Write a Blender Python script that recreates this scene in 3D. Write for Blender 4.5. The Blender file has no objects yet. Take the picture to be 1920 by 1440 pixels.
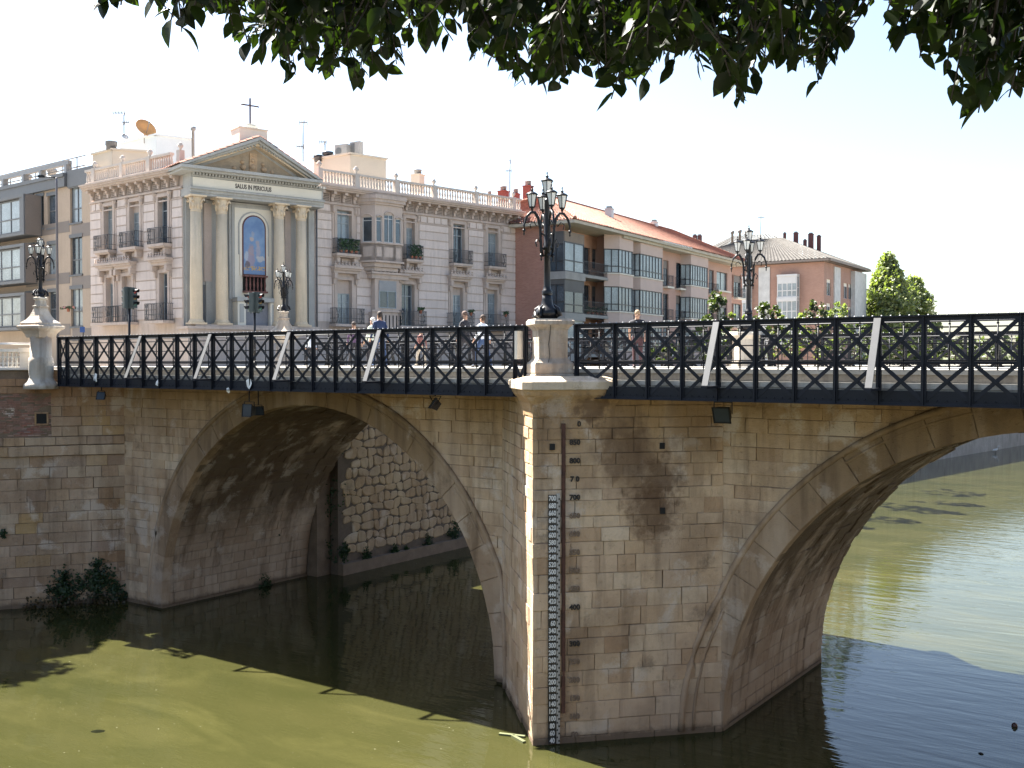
import bpy, bmesh, math, random
from mathutils import Vector, Matrix, Quaternion
from math import sin, cos, pi, sqrt, radians, atan2, floor
random.seed(7)
SC = bpy.context.scene
COL = SC.collection

# ------------------------------------------------------------------ camera, sky, sun, exposure
CAMZ = 10.4
HEAD = radians(35.2)
cam_d = bpy.data.cameras.new('camera'); cam = bpy.data.objects.new('camera', cam_d); COL.objects.link(cam)
cam.location = (0, 0, CAMZ); cam.rotation_euler = (radians(90 - 1.175), 0, HEAD)
cam_d.sensor_width = 36; cam_d.lens = 36.56; cam_d.clip_start = 0.1; cam_d.clip_end = 6000
SC.camera = cam
SUN = Vector((-.70, .06, 1.0)).normalized()       # towards the sun
w = bpy.data.worlds.new('World'); SC.world = w; w.use_nodes = True
nt = w.node_tree; nt.nodes.clear()
sky = nt.nodes.new('ShaderNodeTexSky'); sky.sky_type = 'NISHITA'; sky.sun_disc = False
sky.sun_elevation = math.asin(SUN.z); sky.sun_rotation = atan2(SUN.x, SUN.y)
sky.dust_density = 1.8; sky.air_density = 1.0; sky.ozone_density = .6; sky.altitude = 50
bg = nt.nodes.new('ShaderNodeBackground'); bg.inputs[1].default_value = 0.05
wo = nt.nodes.new('ShaderNodeOutputWorld')
nt.links.new(sky.outputs[0], bg.inputs[0]); nt.links.new(bg.outputs[0], wo.inputs[0])
sd = bpy.data.lights.new('sun', 'SUN'); sd.energy = 5.0; sd.angle = radians(.55); sd.color = (1, .95, .87)
so = bpy.data.objects.new('sun', sd); COL.objects.link(so)
so.rotation_euler = SUN.to_track_quat('Z', 'Y').to_euler(); so.location = (0, 0, 80)
SC.view_settings.view_transform = 'Standard'; SC.view_settings.look = 'None'
SC.view_settings.exposure = 2.72; SC.view_settings.gamma = 1; SC.view_settings.use_curve_mapping = False
SC.render.engine = 'CYCLES'
SC.cycles.max_bounces = 6; SC.cycles.transparent_max_bounces = 8

# ------------------------------------------------------------------ small maths
FPX = 1950.0
VX, VY, RX, RY = -sin(HEAD), cos(HEAD), cos(HEAD), sin(HEAD)
def Wp(px, d, z=0.0):
    lat = (px - 960) / FPX * d
    return Vector((d * VX + lat * RX, d * VY + lat * RY, z))
def Wpy(px, d, py): return Wp(px, d, CAMZ + (680 - py) * d / FPX)
def onY(px, Y):
    k = (px - 960) / FPX
    return (k * VY * Y - RY * Y) / (RX - k * VX)
def Zof(p, py):                       # height that shows at py above ground point p
    d = p[0] * VX + p[1] * VY
    return CAMZ + (680 - py) * d / FPX

class Fac:
    """a vertical plane: u runs to the right as seen from outside, o is outward"""
    def __init__(s, p, q=None, ang=None):
        s.p = Vector((p[0], p[1], 0))
        if q is not None:
            dv = Vector((q[0] - p[0], q[1] - p[1], 0)); s.len = dv.length; s.u = dv.normalized()
        else:
            s.u = Vector((cos(ang), sin(ang), 0)); s.len = 0
        s.n = Vector((s.u.y, -s.u.x, 0))
    def __call__(s, u, z, o=0.0): return s.p + s.u * u + s.n * o + Vector((0, 0, z))
    def U(s, px, o=0.0):
        b = s.p + s.n * o
        k = (px - 960) / FPX
        lat0 = b.x * RX + b.y * RY; d0 = b.x * VX + b.y * VY
        lu = s.u.x * RX + s.u.y * RY; du = s.u.x * VX + s.u.y * VY
        return (k * d0 - lat0) / (lu - k * du)
    def Z(s, px, py, o=0.0):
        q = s(s.U(px, o), 0, o); return Zof(q, py)
    def M(s, u, z, o=0.0):
        q = s(u, z, o)
        return Matrix(((s.u.x, -s.n.x, 0, q.x), (s.u.y, -s.n.y, 0, q.y), (0, 0, 1, q.z), (0, 0, 0, 1)))
I4 = Matrix.Identity(4)
def T(x, y, z): return Matrix.Translation((x, y, z))

# ------------------------------------------------------------------ mesh building
class MB:
    def __init__(s): s.v = []; s.f = []; s.mi = []; s.r = []; s.sm = []
    def add(s, vs, fs, mi=0, rnd=None, smooth=False):
        b = len(s.v); s.v.extend([tuple(v) for v in vs])
        if rnd is None: rnd = random.random()
        for f in fs:
            s.f.append([i + b for i in f]); s.mi.append(mi); s.r.append(rnd); s.sm.append(smooth)
    def box(s, x0, x1, y0, y1, z0, z1, M=None, mi=0, rnd=None):
        vs = [(x0,y0,z0),(x1,y0,z0),(x1,y1,z0),(x0,y1,z0),(x0,y0,z1),(x1,y0,z1),(x1,y1,z1),(x0,y1,z1)]
        if M is not None: vs = [M @ Vector(v) for v in vs]
        s.add(vs, [(0,3,2,1),(4,5,6,7),(0,1,5,4),(1,2,6,5),(2,3,7,6),(3,0,4,7)], mi, rnd)
        return s
    def fbox(s, F, u0, u1, z0, z1, o0, o1, mi=0, rnd=None):
        vs = [F(u0,z0,o0),F(u1,z0,o0),F(u1,z0,o1),F(u0,z0,o1),F(u0,z1,o0),F(u1,z1,o0),F(u1,z1,o1),F(u0,z1,o1)]
        s.add(vs, [(0,3,2,1),(4,5,6,7),(0,1,5,4),(1,2,6,5),(2,3,7,6),(3,0,4,7)], mi, rnd)
        return s
    def bar(s, a, b, w, h=None, up=(0,0,1), mi=0):
        a = Vector(a); b = Vector(b); h = h or w
        d = (b - a).normalized(); up = Vector(up)
        if abs(d.dot(up)) > .97: up = Vector((1, 0, 0))
        x = d.cross(up).normalized(); y = x.cross(d)
        vs = []
        for p in (a, b):
            for i, j in ((-1,-1),(1,-1),(1,1),(-1,1)): vs.append(p + x * (i * w / 2) + y * (j * h / 2))
        s.add(vs, [(0,1,2,3),(7,6,5,4),(0,4,5,1),(1,5,6,2),(2,6,7,3),(3,7,4,0)], mi)
        return s
    def lathe(s, prof, n=12, M=None, mi=0, smooth=True, cap=True, a0=0.0):
        vs = []
        for r, z in prof:
            for i in range(n):
                a = a0 + 2 * pi * i / n; vs.append(Vector((r * cos(a), r * sin(a), z)))
        if M is not None: vs = [M @ v for v in vs]
        fs = []
        for k in range(len(prof) - 1):
            for i in range(n):
                j = (i + 1) % n
                fs.append((k*n+i, k*n+j, (k+1)*n+j, (k+1)*n+i))
        s.add(vs, fs, mi, None, smooth)
        if cap:
            b = len(s.v) - len(vs)
            for base in (0, (len(prof)-1)*n):
                s.f.append([b + base + i for i in range(n)]); s.mi.append(mi); s.r.append(.5); s.sm.append(False)
        return s
    def tube(s, pts, r, n=6, mi=0, smooth=True):
        pts = [Vector(p) for p in pts]; vs = []
        rr = r if isinstance(r, (list, tuple)) else [r] * len(pts)
        ref = Vector((0, 0, 1))
        for i, p in enumerate(pts):
            d = (pts[min(i+1, len(pts)-1)] - pts[max(i-1, 0)])
            d = d.normalized() if d.length > 1e-9 else Vector((0,0,1))
            if abs(d.dot(ref)) > .95: rf = Vector((1, 0, 0))
            else: rf = ref
            x = d.cross(rf).normalized(); y = x.cross(d)
            for k in range(n):
                a = 2 * pi * k / n; vs.append(p + (x * cos(a) + y * sin(a)) * rr[i])
        fs = []
        for i in range(len(pts) - 1):
            for k in range(n):
                j = (k + 1) % n; fs.append((i*n+k, i*n+j, (i+1)*n+j, (i+1)*n+k))
        fs.append(tuple(range(n))); fs.append(tuple(range((len(pts)-1)*n, len(pts)*n)))
        s.add(vs, fs, mi, None, smooth); return s
    def prism(s, poly, fn, d0, d1, mi=0, rnd=None):
        """poly list of (a,b); fn(a,b,d) -> point"""
        n = len(poly)
        vs = [fn(a, b, d0) for a, b in poly] + [fn(a, b, d1) for a, b in poly]
        fs = [tuple(range(n)), tuple(range(n, 2*n))] + [(i, (i+1) % n, n+(i+1) % n, n+i) for i in range(n)]
        s.add(vs, fs, mi, rnd); return s
    def block(s, poly, fn, proud=.05, bev=.02, gap=.008, deep=.06, rnd=None, mi=0):
        """a dressed stone: chamfered face, joint gap all round"""
        n = len(poly)
        cx = sum(p[0] for p in poly) / n; cy = sum(p[1] for p in poly) / n
        def shrink(g):
            out = []
            for a, b in poly:
                dx, dy = a - cx, b - cy
                out.append((cx + dx - math.copysign(min(g, abs(dx)*.4), dx), cy + dy - math.copysign(min(g, abs(dy)*.4), dy)))
            return out
        p1 = shrink(gap); p2 = shrink(gap + bev)
        vs = [fn(a, b, -deep) for a, b in p1] + [fn(a, b, proud - bev * .7) for a, b in p1] + [fn(a, b, proud) for a, b in p2]
        fs = []
        for i in range(n):
            j = (i + 1) % n
            fs.append((i, j, n+j, n+i)); fs.append((n+i, n+j, 2*n+j, 2*n+i))
        fs.append(tuple(range(2*n, 3*n)))
        s.add(vs, fs, mi, rnd); return s

BASE = {}
def mesh_from(mb, name, mats, off=(0,0,0), recalc=True):
    me = bpy.data.meshes.new(name)
    ox, oy, oz = off
    me.from_pydata([(v[0]-ox, v[1]-oy, v[2]-oz) for v in mb.v], [], mb.f)
    if not isinstance(mats, (list, tuple)): mats = [mats]
    for m in mats: me.materials.append(m)
    me.polygons.foreach_set('material_index', mb.mi)
    me.polygons.foreach_set('use_smooth', mb.sm)
    at = me.attributes.new('rnd', 'FLOAT', 'FACE'); at.data.foreach_set('value', mb.r)
    if recalc:
        bm = bmesh.new(); bm.from_mesh(me); bmesh.ops.recalc_face_normals(bm, faces=bm.faces); bm.to_mesh(me); bm.free()
    me.update()
    return me
def obj(name, mb, mats, parent=None, label=None, kind=None, recalc=True):
    if parent is not None: base = BASE[parent.name]
    else: base = Vector((0, 0, 0))
    me = mesh_from(mb, name, mats, base, recalc)
    o = bpy.data.objects.new(name, me); COL.objects.link(o)
    if parent is not None: o.parent = parent
    BASE[o.name] = base
    if label: o['label'] = label
    if kind: o['kind'] = kind
    return o
def solo(name, mb, mats, label, cat, base=None, group=None, kind=None, recalc=True):
    """a thing that is one mesh, its origin at its foot"""
    if base is None:
        xs = [v[0] for v in mb.v]; ys = [v[1] for v in mb.v]; zs = [v[2] for v in mb.v]
        base = Vector(((min(xs)+max(xs))/2, (min(ys)+max(ys))/2, min(zs)))
    me = mesh_from(mb, name, mats, base, recalc)
    o = bpy.data.objects.new(name, me); COL.objects.link(o); o.location = base; BASE[o.name] = Vector(base)
    tag(o, label, cat, group, kind); return o
def inst(name, me, parent, M):
    o = bpy.data.objects.new(name, me); COL.objects.link(o); o.parent = parent
    b = BASE[parent.name]; o.matrix_basis = T(-b.x, -b.y, -b.z) @ M; BASE[o.name] = b
    return o
def tag(o, label=None, cat=None, group=None, kind=None):
    if label: o['label'] = label
    if cat: o['category'] = cat
    if group: o['group'] = group
    if kind: o['kind'] = kind
def thing(name, label, cat, loc, group=None):
    o = bpy.data.objects.new(name, None); COL.objects.link(o); o.location = loc; o.empty_display_size = .2
    BASE[o.name] = Vector(loc); tag(o, label, cat, group); return o
def copy_tree(o, loc=None, rotz=None, label=None, group=None, parent=None):
    c = o.copy(); COL.objects.link(c)
    if parent is not None: c.parent = parent; 
    if parent is not None: c.matrix_basis = o.matrix_basis.copy()
    if loc is not None: c.location = loc; BASE[c.name] = Vector(loc)
    if rotz is not None: c.rotation_euler = (0, 0, rotz)
    if label: c['label'] = label
    if group: c['group'] = group
    for ch in [x for x in bpy.data.objects if x.parent == o]: copy_tree(ch, parent=c)
    return c

# ------------------------------------------------------------------ materials
class NT:
    def __init__(s, m): s.m = m; s.t = m.node_tree; s.n = s.t.nodes; s.l = s.t.links
    def new(s, ty, **kw):
        n = s.n.new(ty)
        for k, v in kw.items(): setattr(n, k, v)
        return n
    def noise(s, vec, scale, detail=4, rough=.55, dist=0):
        n = s.new('ShaderNodeTexNoise'); n.inputs['Scale'].default_value = scale; n.inputs['Detail'].default_value = detail
        n.inputs['Roughness'].default_value = rough; n.inputs['Distortion'].default_value = dist
        s.l.new(vec, n.inputs['Vector']); return n.outputs['Fac']
    def ramp(s, fac, pts):
        n = s.new('ShaderNodeValToRGB'); cr = n.color_ramp
        while len(cr.elements) < len(pts): cr.elements.new(.5)
        for e, (p, c) in zip(cr.elements, pts):
            e.position = p; e.color = (*c, 1) if len(c) == 3 else c
        s.l.new(fac, n.inputs[0]); return n.outputs[0]
    def fr(s, fac, a, b, va=0.0, vb=1.0):
        n = s.new('ShaderNodeMapRange'); n.inputs[1].default_value = a; n.inputs[2].default_value = b
        n.inputs[3].default_value = va; n.inputs[4].default_value = vb; s.l.new(fac, n.inputs[0]); return n.outputs[0]
    def mix(s, fac, a, b, mode='MIX'):
        n = s.new('ShaderNodeMix', data_type='RGBA', blend_type=mode)
        for sock, val in ((n.inputs[0], fac), (n.inputs[6], a), (n.inputs[7], b)):
            if isinstance(val, (int, float)): sock.default_value = val
            elif isinstance(val, tuple): sock.default_value = (*val, 1)
            else: s.l.new(val, sock)
        return n.outputs[2]
    def math(s, op, a, b=None):
        n = s.new('ShaderNodeMath', operation=op)
        for sock, val in ((n.inputs[0], a), (n.inputs[1], b)):
            if val is None: continue
            if isinstance(val, (int, float)): sock.default_value = val
            else: s.l.new(val, sock)
        return n.outputs[0]
    def mapv(s, vec, scale=(1,1,1), loc=(0,0,0)):
        n = s.new('ShaderNodeMapping'); n.inputs['Scale'].default_value = scale; n.inputs['Location'].default_value = loc
        s.l.new(vec, n.inputs['Vector']); return n.outputs[0]
    def bump(s, h, strength=.3, dist=.02, normal=None):
        n = s.new('ShaderNodeBump'); n.inputs['Strength'].default_value = strength; n.inputs['Distance'].default_value = dist
        s.l.new(h, n.inputs['Height'])
        if normal is not None: s.l.new(normal, n.inputs['Normal'])
        return n.outputs[0]
def newmat(name):
    m = bpy.data.materials.new(name); m.use_nodes = True
    N = NT(m); b = [n for n in N.n if n.type == 'BSDF_PRINCIPLED'][0]
    pos = N.new('ShaderNodeNewGeometry').outputs['Position']
    return m, N, b, pos
def mat(name, col, rough=.75, var=.18, scale=1.5, bump=.15, bscale=25, bdist=.01, metal=0, rndvar=0.0, streak=0.0, spec=None, coat=0):
    m, N, b, pos = newmat(name)
    c = N.mix(N.fr(N.noise(pos, scale, 5), .3, .7), tuple(x*(1-var) for x in col), tuple(min(1, x*(1+var)) for x in col))
    c = N.mix(N.fr(N.noise(pos, scale*14, 3), .35, .75), c, tuple(x*(1-var*.9) for x in col))
    if rndvar:
        a = N.new('ShaderNodeAttribute', attribute_name='rnd')
        v = N.fr(a.outputs['Fac'], 0, 1, 1-rndvar, 1+rndvar)
        cb = N.new('ShaderNodeCombineColor')
        for i in range(3): N.l.new(v, cb.inputs[i])
        c = N.mix(1.0, c, cb.outputs[0], 'MULTIPLY')
    if streak:
        sv = N.noise(N.mapv(pos, (3, 3, .35)), 1.3, 4, .6)
        c = N.mix(N.math('MULTIPLY', N.fr(sv, .5, .72), streak), c, tuple(x*.35 for x in col))
    N.l.new(c, b.inputs['Base Color']); b.inputs['Roughness'].default_value = rough; b.inputs['Metallic'].default_value = metal
    if spec is not None: b.inputs['Specular IOR Level'].default_value = spec
    if coat: b.inputs['Coat Weight'].default_value = coat
    if bump: N.l.new(N.bump(N.noise(pos, bscale, 5, .65), bump, bdist), b.inputs['Normal'])
    return m

def stone_mat(name, tints, warm=(.36,.225,.10), warm_z=(6.9, 9.3), dark=.55, white=.5, stain_pts=(), algae=True, light=1.0):
    m, N, b, pos = newmat(name)
    a = N.new('ShaderNodeAttribute', attribute_name='rnd').outputs['Fac']
    n = len(tints)
    c = N.ramp(a, [(i/(n-1), t) for i, t in enumerate(tints)])
    sep = N.new('ShaderNodeSeparateXYZ'); N.l.new(pos, sep.inputs[0]); z = sep.outputs['Z']
    # broad mottling
    n1 = N.noise(pos, .55, 6, .62); n2 = N.noise(pos, 3.2, 6, .65); n3 = N.noise(pos, 17, 5, .7)
    c = N.mix(N.math('MULTIPLY', N.fr(n1, .42, .66), .6), c, (.23*light, .145*light, .085*light))
    c = N.mix(N.math('MULTIPLY', N.fr(n2, .5, .72), .4), c, (.42*light, .32*light, .22*light))
    # warm leached ochre near the deck; on soffit_stone, vault shade painted in
    nz = N.math('ADD', z, N.math('MULTIPLY', N.math('SUBTRACT', n2, .5), 2.2))
    c = N.mix(N.math('MULTIPLY', N.fr(nz, warm_z[0], warm_z[1]), .8), c, warm)
    # vertical run-off stains
    sv = N.noise(N.mapv(pos, (2.1, 2.1, .22)), 1.0, 5, .6)
    c = N.mix(N.math('MULTIPLY', N.fr(sv, .50, .72), dark), c, (.10, .062, .036))
    sv2 = N.noise(N.mapv(pos, (.8, .8, .07), (7, 3, 1)), 1.0, 4, .55)
    c = N.mix(N.math('MULTIPLY', N.fr(sv2, .55, .7), .45), c, (.56*light, .43*light, .31*light))
    # spalled pale patches
    pv = N.math('ADD', N.noise(pos, .9, 3, .5, .3), N.math('MULTIPLY', n3, .22))
    c = N.mix(N.math('MULTIPLY', N.fr(pv, .70, .78), white), c, (.6*light, .52*light, .43*light))
    # dark lichen spots
    c = N.mix(N.math('MULTIPLY', N.fr(N.math('ADD', N.noise(pos, .8, 5, .65), N.math('MULTIPLY', n3, .2)), .70, .86), .6), c, (.09, .062, .04))
    for (sx, sy, sz, rad, am) in stain_pts:
        d = N.new('ShaderNodeVectorMath', operation='DISTANCE'); N.l.new(pos, d.inputs[0]); d.inputs[1].default_value = (sx, sy, sz)
        dd = N.math('ADD', d.outputs['Value'], N.math('MULTIPLY', N.math('SUBTRACT', n2, .5), 1.6))
        c = N.mix(N.math('MULTIPLY', N.fr(dd, rad*.45, rad, 1, 0), am), c, (.12, .068, .036))
    if algae:
        az = N.math('ADD', z, N.math('MULTIPLY', N.math('SUBTRACT', n2, .5), .35))
        c = N.mix(N.fr(az, .12, .3, .92, 0), c, (.035, .02, .014))
        c = N.mix(N.math('MULTIPLY', N.fr(az, .3, 2.2, 1, 0), .3), c, (.36*light, .26*light, .17*light))
    N.l.new(c, b.inputs['Base Color']); b.inputs['Roughness'].default_value = .88; b.inputs['Specular IOR Level'].default_value = .25
    h = N.math('ADD', N.math('MULTIPLY', N.noise(pos, 5, 6, .7), 1.0), N.math('MULTIPLY', N.noise(pos, 40, 4, .7), .35))
    pit = N.fr(N.noise(pos, 9, 3, .6), .62, .74)
    h = N.math('SUBTRACT', h, N.math('MULTIPLY', pit, .5))
    N.l.new(N.bump(h, .85, .05), b.inputs['Normal'])
    return m
TINT = [(.60,.435,.285),(.53,.37,.225),(.63,.48,.325),(.45,.295,.175),(.61,.445,.29),(.56,.40,.265),(.66,.515,.36),(.51,.355,.22)]
# fixed points of the bridge
AX, AY = -15.69, 23.25
YS, YB = 27.25, 35.6            # front and back faces of the masonry
BX, DX = -11.95, -19.6          # where the cutwater meets the front face
C1, C2, CZ, R = -28.6, -3.2, .1, 8.75
RO = 9.56
FA = Fac((AX, AY), (BX, YS)); FD = Fac((DX, YS), (AX, AY))
def stainp(px, py, o=0.0):
    q = FA(FA.U(px), 0); return (q.x, q.y, Zof(q, py))
st = [(*stainp(1110, 765), .55, .75), (*stainp(1200, 880), 1.3, .5), (*stainp(1300, 800), 1.1, .35), (*stainp(1175, 850), 1.1, .6), (*stainp(1225, 960), 1.0, .8), (*stainp(1240, 900), .8, .7), (*stainp(1160, 790), .9, .45), (*stainp(1035, 790), .9, .35)]
M_STONE = stone_mat('bridge_stone', TINT, stain_pts=st)
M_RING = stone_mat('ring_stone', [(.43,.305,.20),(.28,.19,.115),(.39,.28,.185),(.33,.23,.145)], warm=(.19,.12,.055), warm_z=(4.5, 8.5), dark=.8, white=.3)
M_BARREL = stone_mat('soffit_stone', [(.38,.285,.205),(.31,.22,.15),(.42,.325,.24),(.34,.25,.175)], warm=(.060,.038,.019), warm_z=(2.6,4.3), dark=.9, white=.35)  # brown stone darkened up the vault: shade under the arch put into the colour
M_WALL = stone_mat('embankment_stone', [(.42,.28,.16),(.46,.34,.24),(.28,.165,.085),(.38,.28,.19),(.50,.38,.26),(.30,.21,.15),(.44,.29,.13),(.36,.27,.2)], warm=(.30,.17,.09), warm_z=(7, 9.5))
M_RUB = stone_mat('rubble_stone', [(.40,.29,.17),(.37,.255,.14),(.42,.32,.2),(.35,.245,.145)], dark=.35, white=.3, warm_z=(30, 31))
M_PALE = stone_mat('pale_limestone', [(.50,.46,.40),(.42,.385,.335),(.53,.49,.43)], warm_z=(60,61), dark=.6, white=.5, algae=False, light=1.25)
M_MORTAR = mat('mortar', (.17,.12,.08), .95, .3, 2, .4, 20, .02)
M_MORTAR2 = mat('rubble_mortar', (.11,.08,.055), .95, .3, 2, .4, 20, .02)
M_IRON = mat('black_painted_iron', (.009,.0105,.016), .5, .35, 3, .1, 60, .003, streak=.0, rndvar=.25, spec=.25)
M_SILVER = mat('galvanised_strut', (.10,.10,.10), .5, .15, 4, .05)
M_CONC = mat('pale_concrete', (.42,.39,.34), .85, .2, 1, .2, 30, streak=.5)
M_CONCD = mat('grey_concrete', (.24,.22,.19), .88, .25, 1, .2, 30, streak=.5)
M_ASPH = mat('asphalt', (.055,.055,.055), .9, .2, 2, .2, 60)
M_PAVE = mat('pavement', (.5,.47,.42), .85, .12, 1, .1, 40)
M_LAMP = mat('cast_iron_lamp', (.006,.006,.008), .4, .3, 3, .1, 40, .003, spec=.3)
M_GND = mat('city_ground', (.23,.21,.18), .9, .2, .4, .1, 10)
M_DARK = mat('dark_void', (.01,.009,.008), .9, .1, 1, 0)
M_RUST = mat('rusty_steel', (.085,.035,.022), .85, .5, 5, .4, 40)

# ------------------------------------------------------------------ water
def water():
    m, N, b, pos = newmat('river_water')
    c = N.mix(N.fr(N.noise(N.mapv(pos, (.12, .3, 1)), 1, 4), .35, .7), (.0255, .027, .0085), (.036, .035, .012))
    # floating scum specks
    v = N.new('ShaderNodeTexVoronoi'); v.inputs['Scale'].default_value = 2.6; N.l.new(pos, v.inputs['Vector'])
    sp = N.fr(v.outputs['Distance'], .025, .06, 1, 0)
    sp = N.math('MULTIPLY', sp, N.fr(N.noise(pos, .35, 4, .6), .47, .6))
    v2 = N.new('ShaderNodeTexVoronoi'); v2.inputs['Scale'].default_value = 7.0; N.l.new(pos, v2.inputs['Vector'])
    sp2 = N.math('MULTIPLY', N.fr(v2.outputs['Distance'], .03, .1, 1, 0), N.fr(N.noise(N.mapv(pos, (.5, 1.4, 1), (3, 1, 0)), .5, 5, .65, .6), .52, .64))
    sp = N.math('MAXIMUM', sp, N.math('MULTIPLY', sp2, .8))
    c = N.mix(N.math('MULTIPLY', N.fr(N.noise(N.mapv(pos, (.3, .8, 1), (9, 4, 0)), .6, 5, .6, .8), .5, .7), .4), c, (.062, .058, .02))
    c = N.mix(sp, c, (.22, .21, .14))
    N.l.new(c, b.inputs['Base Color']); b.inputs['IOR'].default_value = 1.333
    N.l.new(N.math('ADD', N.math('MULTIPLY', sp, .5), .035), b.inputs['Roughness'])
    # ripples: finer near, calmer on the left reach
    sep = N.new('ShaderNodeSeparateXYZ'); N.l.new(pos, sep.inputs[0])
    rot = N.new('ShaderNodeMapping'); rot.inputs['Rotation'].default_value = (0, 0, -HEAD); rot.inputs['Scale'].default_value = (.35, 1.35, 1)
    N.l.new(pos, rot.inputs['Vector'])
    h1 = N.noise(rot.outputs[0], 1.15, 3, .5, .4); h2 = N.noise(rot.outputs[0], 4.2, 2, .5)
    h = N.math('ADD', h1, N.math('MULTIPLY', h2, .18))
    bp = N.new('ShaderNodeBump'); bp.inputs['Distance'].default_value = .09; N.l.new(h, bp.inputs['Height'])
    N.l.new(N.fr(sep.outputs['X'], -24, -12, .12, .24), bp.inputs['Strength'])
    N.l.new(bp.outputs[0], b.inputs['Normal'])
    return m
M_WATER = water()
mb = MB(); mb.add([(-60,-80,0),(160,-80,0),(160,320,0),(-60,320,0)], [(0,1,2,3)])
wtr = obj('river', mb, M_WATER, kind='structure')

# ------------------------------------------------------------------ ground: banks as one sheet each
GZ = 10.1
LB = [(-43.5,-80),(-43.5,17),(-43.3,22.2),(-40.2,26.6),(-38.2,27.6),(-38.2,35.0),(-36.8,37),(-36.8,62),(-31,92),(-26.5,119),(-22.8,144),(-5,185),(40,225),(120,250)]
mb = MB()
far = [(-3000,-80),(-3000,17),(-3000,23),(-3000,26),(-3000,28),(-3000,35),(-3000,40),(-3000,62),(-3000,600),(-3000,1500),(-3000,3000),(-1500,3000),(500,3000),(3000,3000)]
for i in range(len(LB)-1):
    mb.add([(*LB[i],GZ),(*far[i],GZ),(*far[i+1],GZ),(*LB[i+1],GZ)], [(0,1,2,3)])
mb.add([(120,250,GZ),(3000,3000,GZ),(3000,-80,GZ),(120,-80,GZ)], [(0,1,2,3)])
gnd = obj('ground', mb, M_GND, kind='structure')
# the sloping far bank: low concrete wall, then grass
mb = MB(); mg = MB()
bk = LB[7:]
for i in range(len(bk)-1):
    a, b_ = bk[i], bk[i+1]
    mb.add([(*a,-1),(*b_,-1),(*b_,GZ-.05),(*a,GZ-.05)], [(0,1,2,3)])
obj('far_embankment', mb, mat('embankment_concrete', (.3,.28,.25), .9, .25, .6, .2, 12, streak=.6), kind='structure')
mb = MB()
out = [(-36.9,66),(-31,92),(-26.5,119),(-22.8,144),(-5,185),(40,225)]
inn = [(-39,66),(-36,92),(-31.6,119),(-28,146),(-10,190),(36,230)]
for i in range(len(out)-1):
    mb.add([(*out[i],-1),(*out[i+1],-1),(*out[i+1],2.2),(*out[i],2.2)], [(0,1,2,3)])
# right bank and the terrace the camera and the tree stand on
mb = MB(); mb.box(-7, 120, -80, 1.0, -2, 8.8); mb.box(14, 120, 1.0, 250, -2, GZ-.02)
obj('right_bank', mb, M_CONCD, kind='structure')
# left bank core (solid land behind the facing stones)
mb = MB()
mb.prism([(-43.7,-80),(-43.7,17),(-43.5,22.15),(-39.95,27.35),(-37.5,27.35),(-37.5,35.5),(-37.5,36.6),(-36.4,36.6),(-36.4,66),(-60,66),(-60,-80)], lambda a, b, d: (a, b, d), -1, GZ-.03)
obj('left_bank', mb, M_MORTAR, kind='structure')

# ------------------------------------------------------------------ the stone bridge
bridge = thing('stone_bridge', 'old two-arched sandstone river bridge with a pointed cutwater pier in the middle', 'bridge', (-15.7, 31.4, 0))
TOPZ = 9.62
def arch_poly(cx, R_, n=40):
    return [(cx + R_*cos(pi*i/n), CZ + R_*sin(pi*i/n)) for i in range(n+1)]
# core: spandrel walls (front and back) with arch cut out, as strips
def spandrel(name, Y0, Y1):
    mb = MB()
    xs = []
    for cx in (C1, C2): xs += [cx + (R+.04)*cos(pi*i/36) for i in range(37)]
    xs = sorted(set([round(x, 4) for x in xs] + [-41, -39.9, 10]))
    def zb(x):
        for cx in (C1, C2):
            if abs(x-cx) < R+.04: return CZ + sqrt(max(0, (R+.04)**2 - (x-cx)**2))
        return -1.5
    for a, c in zip(xs, xs[1:]):
        m_ = (a+c)/2
        za, zc = (zb(a+1e-4), zb(c-1e-4)) if zb(m_) > -1 else (-1.5, -1.5)
        mb.add([(a,Y0,za),(c,Y0,zc),(c,Y0,TOPZ),(a,Y0,TOPZ),(a,Y1,za),(c,Y1,zc),(c,Y1,TOPZ),(a,Y1,TOPZ)],
               [(0,1,2,3),(4,7,6,5),(0,4,5,1),(3,2,6,7),(0,3,7,4),(1,5,6,2)])
    return obj(name, mb, M_MORTAR, bridge)
sp_f = spandrel('spandrel_wall', YS+.02, YB-.02)
# pier cutwaters
mb = MB()
def cut(mb, s):
    y0 = YS if s > 0 else YB; ya = AY if s > 0 else YB + (YS-AY)
    e = .03
    mb.prism([(DX+.02, y0+s*.1), (AX, ya+s*e*1.5), (BX-.02, y0+s*.1)], lambda a, b, d: (a, b, d), -1.5, 9.58)
cut(mb, 1); cut(mb, -1)
pier = obj('pier', mb, M_MORTAR, bridge)

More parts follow.
